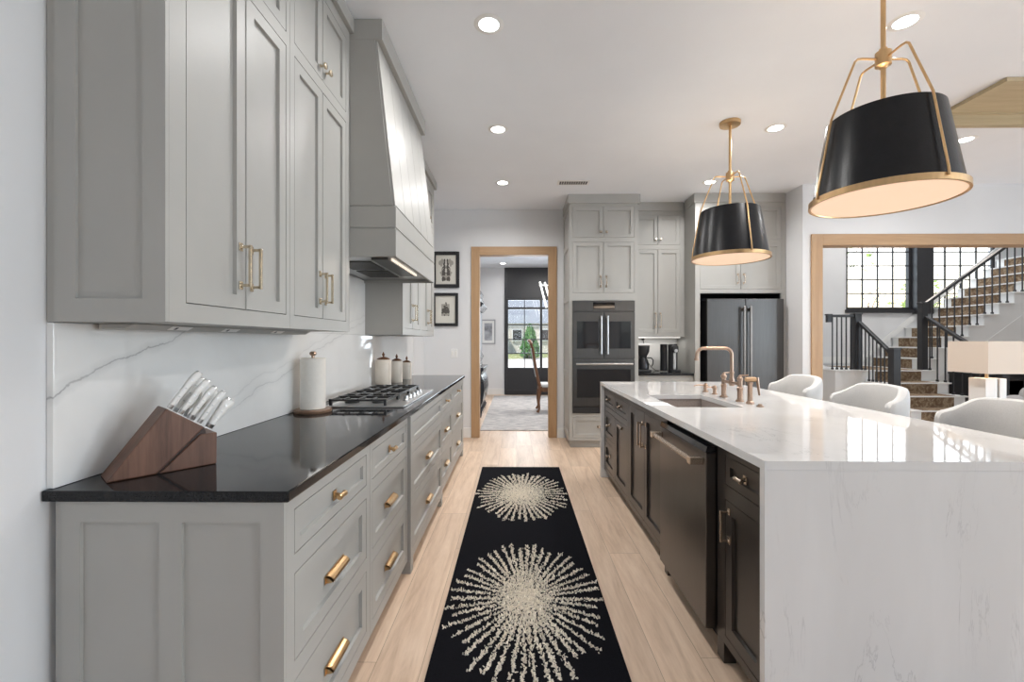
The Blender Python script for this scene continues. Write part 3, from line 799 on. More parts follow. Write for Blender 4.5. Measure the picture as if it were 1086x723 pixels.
# drip coffee maker
mx_, my_ = 1.615, 5.70; z0 = .9145
t = thing('drip_coffee_maker', 'black drip coffee maker with a dark carafe', 'coffee maker', (mx_, my_, z0))
obj('base', MB().box(mx_-.085, mx_+.085, my_-.10, my_+.10, z0, z0+.03), BLACK, t, bevel=.006)
obj('tower', MB().box(mx_-.07, mx_+.07, my_+.045, my_+.10, z0+.031, z0+.33), BLACK, t, bevel=.008)
obj('filter_basket', MB().lathe([(.05, 0), (.075, .05), (.082, .12), (.082, .13)], (mx_, my_-.02, z0+.205), seg=30), BLACK, t, smooth=True)
obj('lid', MB().box(mx_-.083, mx_+.083, my_-.10, my_+.10, z0+.3355, z0+.362), TRIMW, t, bevel=.006)
c_ = obj('carafe', MB().lathe([(.060, 0), (.072, .008), (.074, .06), (.060, .12), (.040, .15), (.042, .165)], (mx_, my_-.02, z0+.0305), seg=30), mat('carafe_steel', (.05, .05, .053), .3, 1), t, smooth=True)
obj('handle', MB().tube([(mx_+.045, my_-.04, z0+.18), (mx_+.095, my_-.05, z0+.178), (mx_+.118, my_-.05, z0+.15), (mx_+.115, my_-.05, z0+.10), (mx_+.10, my_-.05, z0+.07)], .008, 8), BLACK, c_, smooth=True)
# capsule machine
mx_, my_ = 1.985, 5.72
t = thing('capsule_coffee_machine', 'black capsule coffee machine with a silver column', 'coffee machine', (mx_, my_, z0))
obj('body', MB().lathe([(.058, 0), (.058, .345), (.050, .355)], (mx_+.02, my_, z0), seg=30), BLACK, t, smooth=True)
obj('water_tank', MB().lathe([(.045, .01), (.045, .34), (.048, .345), (.045, .352)], (mx_-.085, my_+.03, z0), seg=24), mat('tinted_tank', (.02, .022, .026), .08), t, smooth=True)
obj('head', MB().box(mx_-.02, mx_+.06, my_-.11, my_-.05, z0+.25, z0+.335), BLACK, t, bevel=.015)
obj('silver_column', MB().box(mx_+.005, mx_+.045, my_-.068, my_-.052, z0+.03, z0+.248), STEEL, t, bevel=.006)
obj('drip_tray', MB().box(mx_-.035, mx_+.075, my_-.13, my_-.05, z0, z0+.028), BLACK, t, bevel=.004)
obj('badge', MB().lathe([(.022, 0), (.022, .004)], (mx_+.025, my_-.1105, z0+.27), (0, -1, 0), 20), STEEL, t)
t = thing('power_cable', 'thin dark cord hanging between the two coffee machines', 'cable', (1.76, 5.9, z0))
pts = [(1.70, 5.985, 1.33), (1.735, 5.985, 1.18), (1.75, 5.98, 1.05), (1.80, 5.96, .96), (1.84, 5.90, .921), (1.87, 5.86, .919)]
obj('cable', MB().tube(pts, .004, 6), BLACK, t, smooth=True)
obj('plug', MB().box(1.685, 1.715, 5.965, 5.999, 1.315, 1.355), BLACK, t, bevel=.003)

# fridge surround
PG = PF(5.40)
t = cabinet('fridge_cabinet', 'greige cabinet surround over and around the refrigerator', PG, 2.165, 3.256, 0, 3.085, .612,
            [('door', 2.224, 2.711, 2.53, 2.93, ('knob', 2.68, 2.59)), ('door', 2.713, 3.20, 2.53, 2.93, ('knob', 2.744, 2.59)),
             ('door', 2.224, 2.711, 1.933, 2.50, ('bar', 2.676, 1.99, 2.13)), ('door', 2.713, 3.20, 1.933, 2.50, ('bar', 2.748, 1.99, 2.13))],
            holes=[(2.224, 3.20, -.01, 1.886)], hm=NICKEL)
crown(t, PG, 2.165, 3.235, .28, None, 2.98, .02)
obj('alcove_lining', MB().box(2.226, 3.198, 5.985, 6.0, 0, 1.88).box(2.2245, 2.2265, 5.43, 5.98, 0, 1.885).box(3.1975, 3.1995, 5.43, 5.98, 0, 1.885).box(2.228, 3.196, 5.43, 5.98, 1.882, 1.8855), BLACK, t)
t = thing('refrigerator', 'dark slate french door refrigerator in the greige surround', 'refrigerator', (2.74, 5.66, 0))
FY = 5.33
obj('case', MB().box(2.285, 3.185, FY+.055, 5.96, .02, 1.80), BLACK, t)
obj('kick_plate', MB().box(2.30, 3.17, FY+.03, FY+.054, 0, .06), BLACK, t)
for x0, x1, hx in ((2.278, 2.735, 2.700), (2.739, 3.192, 2.776)):
    d = obj('door', MB().box(x0, x1, FY, FY+.053, .62, 1.812), SLATE, t, bevel=.006)
    b = MB().box(hx-.013, hx+.013, FY-.058, FY-.040, .72, 1.72)
    for z in (.76, 1.68): b.box(hx-.011, hx+.011, FY-.042, FY-.0005, z-.02, z+.02)
    obj('handle', b, DKST, d, bevel=.005)
d = obj('freezer_drawer', MB().box(2.278, 3.192, FY, FY+.053, .065, .612), SLATE, t, bevel=.006)
b = MB().box(2.36, 3.11, FY-.058, FY-.040, .545, .571)
for x in (2.40, 3.07): b.box(x-.02, x+.02, FY-.042, FY-.0005, .548, .568)
obj('handle', b, DKST, d, bevel=.005)

# ------------------------------------------------------------------ island
IX0, IX1, IY0, IY1 = .81, 2.02, 1.458, 4.30
SX0, SX1, SY0, SY1 = .95, 1.345, 2.64, 3.25
t = thing('island_countertop', 'thick white quartz island top with waterfall ends', 'countertop', ((IX0+IX1)/2, (IY0+IY1)/2, 0))
b = MB(); frame_cells(b, lambda u, v, d: Vector((u, v, d)), IX0, IX1, IY0, IY1, [(SX0, SX1, SY0, SY1)], .885, .915)
obj('top_slab', b, SLAB, t)
for a, c in ((IY0, IY0+.03), (IY1-.03, IY1)): obj('waterfall_end', MB().box(IX0, IX1, a, c, 0, .8845), SLAB, t, bevel=.0015)
XI = .842
PI_ = PR(XI)
ID = .64
def ilab(s): return s
G_I = 'dark island cabinets'
def island_unit(lab, u0, u1, fronts):
    t = cabinet('island_cabinet', lab, PI_, u0, u1, .085, .883, ID, fronts, m=DARKCAB, hm=NICKEL, group=G_I, rail=.05)
    obj('toe_kick', MB().box(XI+.07, XI+ID, u0, u1, 0, .0845), BLACK, t)
    return t
t = island_unit('narrow dark island cabinet, one drawer over one door, beside the waterfall end', 1.490, 1.868,
            [('drawer', 1.515, 1.80, .73, .848, ('knobr', 1.66, .79)), ('door', 1.515, 1.80, .12, .672, ('bar', 1.765, .50, .65))])
obj('foot', MB().box(XI, XI+.05, 1.81, 1.868, 0, .0845), DARKCAB, t)
# sink base has its top opened for the basin
SB0, SB1 = 2.482, 3.362
t = thing('island_cabinet', 'dark two-door island cabinet under the sink', 'cabinet', (XI+.3, 2.92, .085), G_I)
b = MB().box(XI+.021, XI+ID, SB0, SB0+.018, .085, .883).box(XI+.021, XI+ID, SB1-.018, SB1, .085, .883).box(XI+.021, XI+ID, SB0+.018, SB1-.018, .085, .103).box(XI+ID-.012, XI+ID, SB0+.018, SB1-.018, .103, .883)
obj('carcass', b, DARKCAB, t)
b = MB(); ops = [(2.52, 2.935, .12, .835), (2.937, 3.335, .12, .835)]
frame_cells(b, PI_, SB0, SB1, .085, .883, ops, -FT, 0); obj('face_frame', b, DARKCAB, t)
for (a, c, e, f), hu in zip(ops, (2.90, 2.972)):
    d = obj('door', MB().shaker(PI_, a+.002, c-.002, e+.002, f-.002, -FT+.0005, -.0005, .05), DARKCAB, t)
    hw_bar(PI_, hu, .60, .78, -.0005, d, NICKEL)
obj('toe_kick', MB().box(XI+.07, XI+ID, SB0, SB1, 0, .0845), BLACK, t)
obj('foot', MB().box(XI, XI+.05, SB0, SB0+.05, 0, .0845), DARKCAB, t)
island_unit('dark island cabinet with a drawer over a pull-out door, past the sink', 3.364, 3.826,
            [('drawer', 3.395, 3.80, .70, .835, ('knobr', 3.60, .775)), ('door', 3.395, 3.80, .12, .65, ('cup', 3.60, .61))])
t = island_unit('dark three-drawer island cabinet at the oven end', 3.828, 4.268,
            [('drawer', 3.855, 4.235, .70, .835, ('knobr', 4.045, .775)), ('drawer', 3.855, 4.235, .41, .655, ('knobr', 4.045, .54)), ('drawer', 3.855, 4.235, .12, .37, ('knobr', 4.045, .26))])
o = obj('island_back_panel', MB().box(XI+ID+.002, XI+ID+.03, 1.49, 4.268, 0, .883), DARKCAB); tag(o, 'dark panel closing the stool side of the island', 'panel')

# dishwasher
t = thing('dishwasher', 'dark steel dishwasher with a thick bar handle in the island', 'dishwasher', (1.1, 2.175, 0))
dx = .797; d0, d1 = 1.878, 2.474
obj('tub', MB().box(XI+.002, XI+.58, d0, d1, .11, .866), BLACK, t)
dr = obj('door', MB().box(dx, XI, d0, d1, .096, .836), SLATED, t, bevel=.003)
obj('control_strip', MB().prism([(dx+.001, d0, .838), (dx+.006, d0, .862), (XI, d0, .862), (XI, d0, .838)], (0, d1-d0, 0)), BLACKGL, dr)
b = MB().tube([(dx-.046, d0+.022, .797), (dx-.046, d1-.022, .797)], .0125, 14)
for y in (d0+.035, d1-.035): b.box(dx-.060, dx-.0005, y-.017, y+.017, .781, .813)
obj('handle', b, NICKEL, dr, bevel=.003)
obj('toe_plate', MB().box(XI+.05, XI+.06, d0, d1, 0, .094), BLACK, t)

# sink
t = thing('kitchen_sink', 'brown-grey undermount sink set into the white island', 'sink', ((SX0+SX1)/2, (SY0+SY1)/2, .66))
b = MB(); w_ = .008
x0, x1, y0, y1 = SX0-.006, SX1+.006, SY0-.006, SY1+.006
b.box(x0-w_, x1+w_, y0-w_, y1+w_, .665, .673)
b.box(x0-w_, x0, y0, y1, .673, .8845).box(x1, x1+w_, y0, y1, .673, .8845).box(x0-w_, x1+w_, y0-w_, y0, .673, .8845).box(x0-w_, x1+w_, y1, y1+w_, .673, .8845)
obj('basin', b, GRAN, t)
obj('drain', MB().ring([(.022, 0), (.045, 0), (.045, .004), (.022, .003)], ((SX0+SX1)/2, 2.95, .6735)).lathe([(.024, 0), (.024, .002)], ((SX0+SX1)/2, 2.95, .6735)), STEEL, t, smooth=True)

# faucet set
zt = .9155
def pt(x, y, z): return (x, y, zt+z)
fx = 1.445
t = thing('bridge_faucet', 'tall warm brass bridge faucet with a squared spout behind the sink', 'faucet', (fx, 2.995, zt))
for y, s_ in ((3.11, -1), (2.885, 1)):
    b = MB().lathe([(.026, 0), (.026, .008), (.017, .014), (.016, .07), (.019, .075), (.019, .09), (.015, .095), (.015, .135), (.019, .14), (.019, .152), (.012, .158), (.010, .168)], (fx, y, zt), seg=22)
    p_ = obj('valve_post', b, ROSE, t, smooth=True)
    obj('lever', MB().tube([(fx, y, zt+.155), (fx, y+.012*s_*0, zt+.168), (fx+.045, y-.02*s_, zt+.172)], [.006, .006, .0045], 10), ROSE, p_, smooth=True)
obj('bridge', MB().tube([(fx, 3.09, zt+.112), (fx, 2.905, zt+.112)], .011, 14).lathe([(.016, -.02), (.018, -.012), (.018, .02), (.013, .03), (.013, .06), (.016, .065), (.016, .075)], (fx, 2.995, zt+.112), seg=20), ROSE, t, smooth=True)
R = .045; top = 1.258; xe = 1.212; path = [(fx, 2.995, zt+.18), (fx, 2.995, top-R)]
path += [(fx-R+R*math.cos(a), 2.995, top-R+R*math.sin(a)) for a in (PI/2*k/8 for k in range(1, 9))]
path += [(xe+R-R*math.sin(a), 2.995, top-R+R*math.cos(a)) for a in (PI/2*k/8 for k in range(0, 9))]
path += [(xe-.003, 2.995, 1.19)]
obj('spout', MB().tube(path, .0115, 14).lathe([(.0155, 0), (.0155, .016)], (xe-.003, 2.995, 1.176), seg=16), ROSE, t, smooth=True)
t = thing('side_sprayer', 'warm brass side sprayer with a wooden lever, right of the bridge faucet', 'sprayer', (1.455, 2.78, zt))
b = MB().lathe([(.024, 0), (.024, .012), (.015, .02), (.014, .12), (.017, .125), (.017, .135)], (1.455, 2.78, zt), seg=22); obj('post', b, ROSE, t, smooth=True)
obj('grip', MB().lathe([(.012, 0), (.015, .005), (.015, .062), (.012, .068)], (1.425, 2.78, zt+.152), (1, 0, 0), 18), OAK_X, t, smooth=True)
obj('trigger', MB().loft([(1.496, 2.775, zt+.165), (1.500, 2.772, zt+.12), (1.506, 2.768, zt+.055)], (1, 0, 0), (0, 1, 0), [.009, .008, .005], [.011, .011, .010], 12), ROSE, t, smooth=True)
def dispenser(x, y, lab, nz):
    t = thing('soap_dispenser', lab, 'soap dispenser', (x, y, zt))
    obj('body', MB().lathe([(.021, 0), (.021, .006), (.013, .011), (.013, .035), (.017, .040), (.017, .055), (.011, .06), (.011, .066)], (x, y, zt), seg=20), ROSE, t, smooth=True)
    obj('nozzle', MB().tube([(x, y, zt+.050), (x-.055, y+.01, zt+.052), (x-nz, y+.015, zt+.044)], .0045, 8), ROSE, t, smooth=True)
dispenser(1.455, 3.275, 'short brass soap pump beside the bridge faucet', .075)
dispenser(1.46, 3.44, 'short brass soap pump furthest along from the bridge faucet', .085)
o = obj('disposal_button', MB().lathe([(.020, 0), (.020, .006), (.012, .008), (.012, .014), (.009, .016)], (1.452, 2.66, zt), seg=20), ROSE, smooth=True); tag(o, 'small round brass button set in the island top near the sprayer', 'button')

# ------------------------------------------------------------------ counter stools
def stool(y, lab):
    cx = 2.06
    t = thing('counter_stool', lab, 'stool', (cx, y, 0), 'white upholstered stools along the island')
    n = 24; inn, out = [], []; b = MB(); rows = []
    for i in range(n+1):
        a = math.radians(-86+172*i/n)
        ca, sa = math.cos(a), math.sin(a)
        e = .72
        X = cx+.005+.245*math.copysign(abs(ca)**e, ca); Y = y+.255*math.copysign(abs(sa)**e, sa)
        Xi = cx+.005+.195*math.copysign(abs(ca)**e, ca); Yi = y+.200*math.copysign(abs(sa)**e, sa)
        f = abs(sa)**3
        zt_ = 1.045-.10*max(0, f-.25)-.012*abs(sa); zb = .60
        rows.append([(X-.035*ca, Y-.02*sa, zb), (X, Y, zb+.2), (X+.012*ca, Y, zt_-.03), (X-.004*ca, Y-.006*sa, zt_-.006), ((X+Xi)/2, (Y+Yi)/2, zt_), (Xi+.004*ca, Yi+.006*sa, zt_-.008), (Xi, Yi, zt_-.035), (Xi-.03*ca, Yi, zb+.1), (Xi-.04*ca, Yi, zb)])
    m = len(rows[0]); vs = [p for r in rows for p in r]; fs = []
    for i in range(n):
        for k in range(m): fs.append((i*m+k, i*m+(k+1) % m, (i+1)*m+(k+1) % m, (i+1)*m+k))
    fs += [tuple(range(m)), tuple(range(n*m, (n+1)*m))[::-1]]
    b.add(vs, fs); obj('backrest', b, FABRIC, t, smooth=True, sub=1)
    b = MB().box(cx-.23, cx+.17, y-.205, y+.205, .555, .66); obj('seat', b, FABRIC, t, bevel=.03, seg=4)
    for sx in (-.19, .19):
        for sy in (-.18, .18):
            b = MB().hexa([(cx+sx*1.15-.012, y+sy*1.1-.012, 0), (cx+sx*1.15+.012, y+sy*1.1-.012, 0), (cx+sx*1.15+.012, y+sy*1.1+.012, 0), (cx+sx*1.15-.012, y+sy*1.1+.012, 0),
                           (cx+sx*.9-.018, y+sy*.95-.018, .557), (cx+sx*.9+.018, y+sy*.95-.018, .557), (cx+sx*.9+.018, y+sy*.95+.018, .557), (cx+sx*.9-.018, y+sy*.95+.018, .557)])
            obj('leg', b, WALNUT2, t)
    obj('footrest', MB().tube([(cx-.205, y-.19, .2), (cx-.205, y+.19, .2)], .009, 8), BRASS, t)
    return t
s0 = stool(3.50, 'white upholstered stool nearest the refrigerator')
ORG[s0.name] = Vector(s0.location)
dup(s0, (2.06, 2.77, 0), 'white upholstered stool in the middle of the island row')
dup(s0, (2.06, 2.02, 0), 'white upholstered stool in front of the table lamp, closest to the waterfall end')

# ------------------------------------------------------------------ pendants
def pendant(x, y, lab):
    t = thing('pendant_light', lab, 'pendant light', (x, y, 1.97), 'black and brass pendants over the island')
    rb, rt, z0, z1 = .283, .222, 1.995, 2.366
    th = .004
    obj('shade', MB().ring([(rb, z0), (rt, z1), (rt-th, z1), (rb-th, z0)], (x, y, 0), 64), LEATHER, t, smooth=True)
    obj('shade_lining', MB().ring([(rb-th-.0005, z0), (rt-th-.0005, z1-.003), (rt-th-.0015, z1-.003), (rb-th-.0015, z0)], (x, y, 0), 48), WHITEPL, t, smooth=True)
    obj('rim_band', MB().ring([(.297, 1.970), (.2965, 1.998), (.282, 2.001), (.278, 1.997), (.286, 1.970)], (x, y, 0), 64), BRASS, t, smooth=True)
    obj('diffuser', MB().lathe([(.2855, 0), (.2855, .004)], (x, y, 1.974), seg=64), DIFF, t)
    obj('stem', MB().tube([(x, y, 2.15), (x, y, 3.07)], .0105, 14), BRASS, t, smooth=True)
    obj('ceiling_canopy', MB().lathe([(.020, -.012), (.078, -.008), (.080, 0), (.080, .018)], (x, y, 3.0715), seg=36), BRASS, t, smooth=True)
    obj('hub', MB().lathe([(.014, -.045), (.020, -.036), (.032, -.032), (.032, .032), (.020, .036), (.016, .05)], (x, y, 2.645), seg=24), BRASS, t, smooth=True)
    for a in (math.radians(q) for q in (-86, 4, 94, 177)):
        ca, sa = math.cos(a), math.sin(a); Q = lambda r, z: (x+r*ca, y+r*sa, z)
        p = [Q(.02, 2.645), Q(.095, 2.650), Q(.115, 2.648), Q(.129, 2.636), Q(.139, 2.61), Q(.236, 2.362), Q(.2985, 2.02), Q(.3015, 1.985)]
        obj('arm', MB().tube(p, .0053, 10), BRASS, t, smooth=True)
    l = light('pendant_bulb', 'POINT', (0, 0, .20), (0, 0, 0), 6, (1, .86, .70), .05, parent=t)
    l2 = light('pendant_glow', 'AREA', (0, 0, -.004), (0, 0, 0), 5, (1, .78, .58), .5, parent=t)
    return t
p0 = pendant(1.742, 2.127, 'large black drum pendant hung over the waterfall half of the island')
ORG[p0.name] = Vector(p0.location)
dup(p0, (1.742, 3.64, 1.97), 'black drum pendant hung in front of the refrigerator cabinet')

# ------------------------------------------------------------------ recessed lights and vent
def downlight(x, y, lab, z=H):
    t = thing('recessed_light', lab, 'ceiling light', (x, y, z), 'recessed ceiling lights')
    obj('trim_ring', MB().ring([(.056, -.004), (.082, -.001), (.084, 0), (.056, 0)], (x, y, z-.0005), 36), TRIMW, t, smooth=True)
    obj('lens', MB().lathe([(.055, -.003), (.055, -.0008)], (x, y, z-.0005), seg=30), LENS, t)
    l = light('downlight_lamp', 'AREA', (0, 0, -.008), (0, 0, 0), 14.5, (1, .985, .97), .11, parent=t); l.data.spread = math.radians(155)
    return t
d0_ = downlight(-.155, 2.50, 'recessed light over the rug, level with the start of the hood')
ORG[d0_.name] = Vector(d0_.location)
for x, y, lab in ((-.155, 3.74, 'recessed light over the rug, level with the end of the hood'), (-.155, 5.0, 'recessed light in front of the oak doorway'),
                  (2.17, 2.50, 'recessed light just right of the large pendant rod'), (2.17, 3.74, 'recessed light between the two pendants'),
                  (2.17, 5.0, 'recessed light in front of the refrigerator cabinet, above the smaller pendant'), (3.97, 3.97, 'recessed light beside the oak ceiling beam')):
    dup(d0_, (x, y, H), lab)
dl = dup(d0_, (-.31, 10.2, H), 'recessed light in the dining room, seen through the doorway')
for ch in dl.children:
    if ch.type == 'LIGHT': ch.data = ch.data.copy(); ch.data.energy = 2.5
t = thing('air_vent', 'small white slotted vent in the ceiling before the oven cabinet', 'vent', (.64, 5.0, H-.001))
obj('vent_plate', MB().box(.46, .82, 4.93, 5.07, H-.008, H-.0005), TRIMW, t, bevel=.002)
b = MB()
for k in range(12): b.box(.485+k*.0265, .503+k*.0265, 4.955, 5.045, H-.0095, H-.0082)
obj('vent_slots', b, BLACK, t)

# ------------------------------------------------------------------ runner rug
t = thing('runner_rug', 'black runner rug with two cream starbursts', 'rug', (.04, 3.0, 0))
RX0, RX1, RY0, RY1 = -.352, .440, 1.40, 4.575
obj('rug_pile', MB().box(RX0, RX1, RY0, RY1, .0005, .012), RUGBLK, t, bevel=.004)
def burst(cx, cy, a, bq, seed):
    rnd = random.Random(seed); b = MB(); N = 46
    def tuft(x, y, s_):
        if not (RX0+.010 < x < RX1-.010): return
        an = rnd.random()*PI; h = .012+rnd.uniform(.003, .011)
        jx, jy = rnd.gauss(0, .0035), rnd.gauss(0, .0035)
        bx = [(x+s_*math.cos(an+PI/2*k)*rnd.uniform(.6, 1.3), y+s_*math.sin(an+PI/2*k)*rnd.uniform(.6, 1.3), .0118) for k in range(4)]
        b.hexa(bx+[(x+.4*(p[0]-x)+jx, y+.4*(p[1]-y)+jy, h) for p in bx])
    for k in range(N):
        th = 2*PI*(k+rnd.uniform(-.13, .13))/N
        end = rnd.uniform(.86, 1.0); ex, ey = a*math.cos(th), bq*math.sin(th); Lr = math.hypot(ex, ey)
        nx, ny = -ey/Lr, ex/Lr
        q = .05
        while q < end:
            gap = q*2*PI/N*math.hypot(a*math.sin(th), bq*math.cos(th))     # room between neighbouring rays here
            wd_ = min(.0062, .0022+gap*.16)
            dens = min(1, .35+gap/.030)
            for _ in range(2):
                if rnd.random() < dens*.85: tuft(cx+ex*q+nx*rnd.gauss(0, wd_), cy+ey*q+ny*rnd.gauss(0, wd_), rnd.uniform(.003, .0068))
            q += .0065/Lr
    for k in range(220):
        r = abs(rnd.gauss(0, .16)); th = rnd.random()*2*PI
        if r < .45: tuft(cx+a*r*math.cos(th)*1.2, cy+bq*r*math.sin(th), rnd.uniform(.0035, .0065))
    return b
obj('starburst', burst(.045, 2.235, .405, .605, 1), TUFT, t)
obj('starburst', burst(.043, 3.76, .405, .605, 2), TUFT, t)

# ------------------------------------------------------------------ dining room
t = obj('dining_rug', MB().box(-.53, 2.6, 6.46, 10.55, .0005, .012), RUG2); tag(t, 'faded grey patterned rug on the dining room floor', 'rug')
# black steel entry door wall
b = MB(); YD = 10.80
gx = [(-.20, .185), (.205, .57), (.63, 1.0), (1.02, 1.38)]
gz = [(.66, .995), (1.02, 1.33), (1.355, 1.68), (1.705, 2.075), (2.13, 2.30)]
frame_cells(b, PF(YD), -.29, 1.5, 0, H, [(a, c, e, f) for a, c in gx for e, f in gz], -.08, 0)
r = struct('door_1', b, IRONRAIL)
obj('glass', MB().box(-.22, 1.4, YD+.035, YD+.04, .64, 2.32), GLASS, r)
b = MB().pbox(PF(YD), -.28, 1.49, .0, .12, .0005, .02).pbox(PF(YD), -.28, -.235, .12, H-.01, .0005, .03).pbox(PF(YD), -.235, 1.49, 2.335, 2.36, .0005, .03)
b.pbox(PF(YD), .585, .615, .12, 2.335, .0005, .02)
obj('door_trim', b, IRONRAIL, r)
t = thing('framed_picture', 'grey framed picture on the white dining room wall', 'picture', (-.66, 10.83, 1.2))
x0, x1, z0, z1 = -.86, -.51, 1.23, 1.83
b = MB()
for a in ((x0, x0+.03, z0, z1), (x1-.03, x1, z0, z1), (x0+.03, x1-.03, z0, z0+.03), (x0+.03, x1-.03, z1-.03, z1)): b.box(a[0], a[1], 10.80, 10.828, a[2], a[3])
obj('frame', b, mat('pewter_frame', (.35, .36, .38), .4), t)
obj('mat_board', MB().box(x0+.03, x1-.03, 10.815, 10.827, z0+.03, z1-.03), TRIMW, t)
obj('art', MB().box(x0+.08, x1-.08, 10.812, 10.8145, z0+.09, z1-.09), grainy('grey_blue_print', (.33, .34, .37), .8, .5, 8), t)
# hutch
t = thing('china_hutch', 'tall dark carved hutch against the dining room wall, glimpsed through the doorway', 'hutch', (-.85, 8.1, 0))
HUT = grainy('dark_blue_lacquer', (.018, .020, .028), .16, .3, 12)
prof = [(-1.09, 0), (-.60, 0), (-.585, .10), (-.62, .16), (-.575, .28), (-.545, .45), (-.56, .60), (-.60, .72), (-.585, .78), (-.56, .80), (-.56, .85), (-1.09, .85)]
obj('lower_cabinet', MB().prism([(x, 7.55, z) for x, z in prof], (0, 1.15, 0)), HUT, t, bevel=.006)
prof = [(-1.09, .851), (-.66, .851), (-.67, .93), (-.635, 1.02), (-.67, 1.08), (-.67, 1.85), (-1.09, 1.85)]
u_ = obj('upper_cabinet', MB().prism([(x, 7.60, z) for x, z in prof], (0, 1.05, 0)), HUT, t, bevel=.004)
obj('glass_front', MB().box(-.669, -.662, 7.68, 8.57, 1.12, 1.80), mat('hutch_glass', (.28, .38, .48), .05), u_)
prof = [(-1.09, 1.851), (-.65, 1.851), (-.60, 1.90), (-.56, 1.94), (-.575, 1.96), (-.64, 1.99), (-.63, 2.05), (-.66, 2.12), (-.645, 2.20), (-.67, 2.25), (-1.09, 2.25)]
obj('carved_crown', MB().prism([(x, 7.58, z) for x, z in prof], (0, 1.09, 0)), HUT, t, bevel=.004)
# dining chair (back at the left, facing right)
def dining_chair(x, y, lab):
    t = thing('dining_chair', lab, 'chair', (x, y, 0), 'carved wooden dining chairs')
    for sy in (-.22, .22):
        p = [(x-.02, y+sy, .50), (x-.05, y+sy, .62), (x-.09, y+sy, .80), (x-.12, y+sy, 1.0), (x-.15, y+sy*.96, 1.18), (x-.19, y+sy*.9, 1.27)]
        obj('back_post', MB().tube(p, [.030, .027, .024, .023, .022, .016], 10), WALNUT2, t, smooth=True)
        lg = [(x-.01, y+sy, .50), (x-.03, y+sy, .36), (x-.04, y+sy, .22), (x-.03, y+sy, .10), (x-.055, y+sy, .05), (x-.06, y+sy, .034)]
        obj('leg', MB().tube(lg, [.038, .032, .022, .019, .026, .026], 10), WALNUT2, t, smooth=True)
        lg = [(x+.46, y+sy, .47), (x+.49, y+sy, .38), (x+.47, y+sy, .24), (x+.45, y+sy, .12), (x+.48, y+sy, .05), (x+.49, y+sy, .034)]
        obj('leg', MB().tube(lg, [.036, .036, .026, .019, .026, .024], 10), WALNUT2, t, smooth=True)
    p = [(x-.19+.02*math.cos(q*6), y-.20+.40*q, 1.25+.06*math.sin(PI*q)) for q in (k/12 for k in range(13))]
    obj('crest_rail', MB().tube(p, .028, 10), WALNUT2, t, smooth=True)
    p = [(-.075, .66), (-.10, .80), (-.13, 1.0), (-.16, 1.17)]
    b = MB().loft([(x+a, y, z) for a, z in p], (1, 0, 0), (0, 1, 0), [.022]*4, [.17, .185, .18, .15], 16, .5); obj('back_pad', b, FABRIC, t, smooth=True)
    obj('seat_rail', MB().box(x-.04, x+.49, y-.24, y+.24, .40, .47), WALNUT2, t, bevel=.012)
    obj('seat_cushion', MB().box(x-.02, x+.48, y-.235, y+.235, .471, .54), FABRIC, t, bevel=.03, seg=3)
    return t
c0 = dining_chair(.44, 8.15, 'carved walnut dining chair with pale cushion, seen through the oak doorway')
t = thing('dining_table', 'long dark dining table beyond the oak doorway', 'table', (1.75, 8.2, 0))
obj('tabletop', MB().box(1.10, 2.4, 7.0, 9.8, .72, .765), WALNUT2, t, bevel=.008)
for yy in (7.5, 9.3): obj('pedestal', MB().lathe([(.28, .0125), (.22, .06), (.08, .12), (.07, .5), (.14, .6), (.22, .7195)], (1.75, yy, 0), seg=24), WALNUT2, t, smooth=True)
# rod chandelier
t = thing('rod_chandelier', 'modern chandelier of slanted glowing glass rods in the dining room', 'chandelier', (.75, 8.9, 1.9))
obj('ceiling_plate', MB().lathe([(.09, 0), (.09, .02)], (.95, 8.9, H-.0205), seg=24), STEEL, t)
obj('cable', MB().tube([(.95, 8.9, H-.02), (.95, 8.9, 2.42)], .006, 8), STEEL, t)
obj('frame_bar', MB().tube([(.45, 8.9, 2.42), (1.45, 8.9, 2.42)], .010, 8), STEEL, t)
for k, (xx, yy) in enumerate(((.47, 8.9), (.56, 8.8), (.66, 8.95), (.85, 8.85), (1.05, 8.93), (1.25, 8.87))):
    obj('glass_rod', MB().tube([(xx, yy, 2.49-.02*k), (xx+.13, yy+.02, 1.98+.03*(k % 2))], .017, 10), GLOWROD, t, smooth=True)

# ------------------------------------------------------------------ staircase in the hall
t = thing('staircase', 'white staircase with a brown patterned runner, turning right at a landing', 'staircase', (6.0, 7.2, 0))
SXL, SXR = 5.36, 6.36
zs = [.20, .365, .53, .695, .86]; ysn = [5.83, 6.09, 6.36, 6.61, 6.87]
b = MB()
for i, z in enumerate(zs[:4]): b.box(SXL, SXR, ysn[i], 8.18 if i < 0 else 7.0, (zs[i-1] if i else 0), z-.02)
b.box(4.90, SXR, 6.88, 8.18, 0, .84)
b.box(SXL, SXR, 6.87, 6.88, .695, .84)
NU = 11; xr = [6.40+.235*k for k in range(NU)]; zr = [1.03+.175*k for k in range(NU)]; YN = 7.05
for k in range(NU): b.box(xr[k], xr[k]+.235, YN, 8.18, 0, zr[k]-.02)
obj('white_stringer', b, TRIMW, t)
for i in range(4):
    s_ = obj('tread', MB().box(SXL-.02, SXR+.03, ysn[i]-.03, ysn[i+1]+.0, zs[i]-.0195, zs[i]), TRIMW, t, bevel=.004)
s_ = obj('landing', MB().box(4.88, 6.40, 6.84, 8.18, .8405, .86), TRIMW, t, bevel=.004)
for k in range(NU):
    obj('tread', MB().box(xr[k]-.03, xr[k]+.234, YN-.03, 8.18, zr[k]-.0195, zr[k]), TRIMW, t, bevel=.004)
RC0, RC1 = 5.50, 6.20
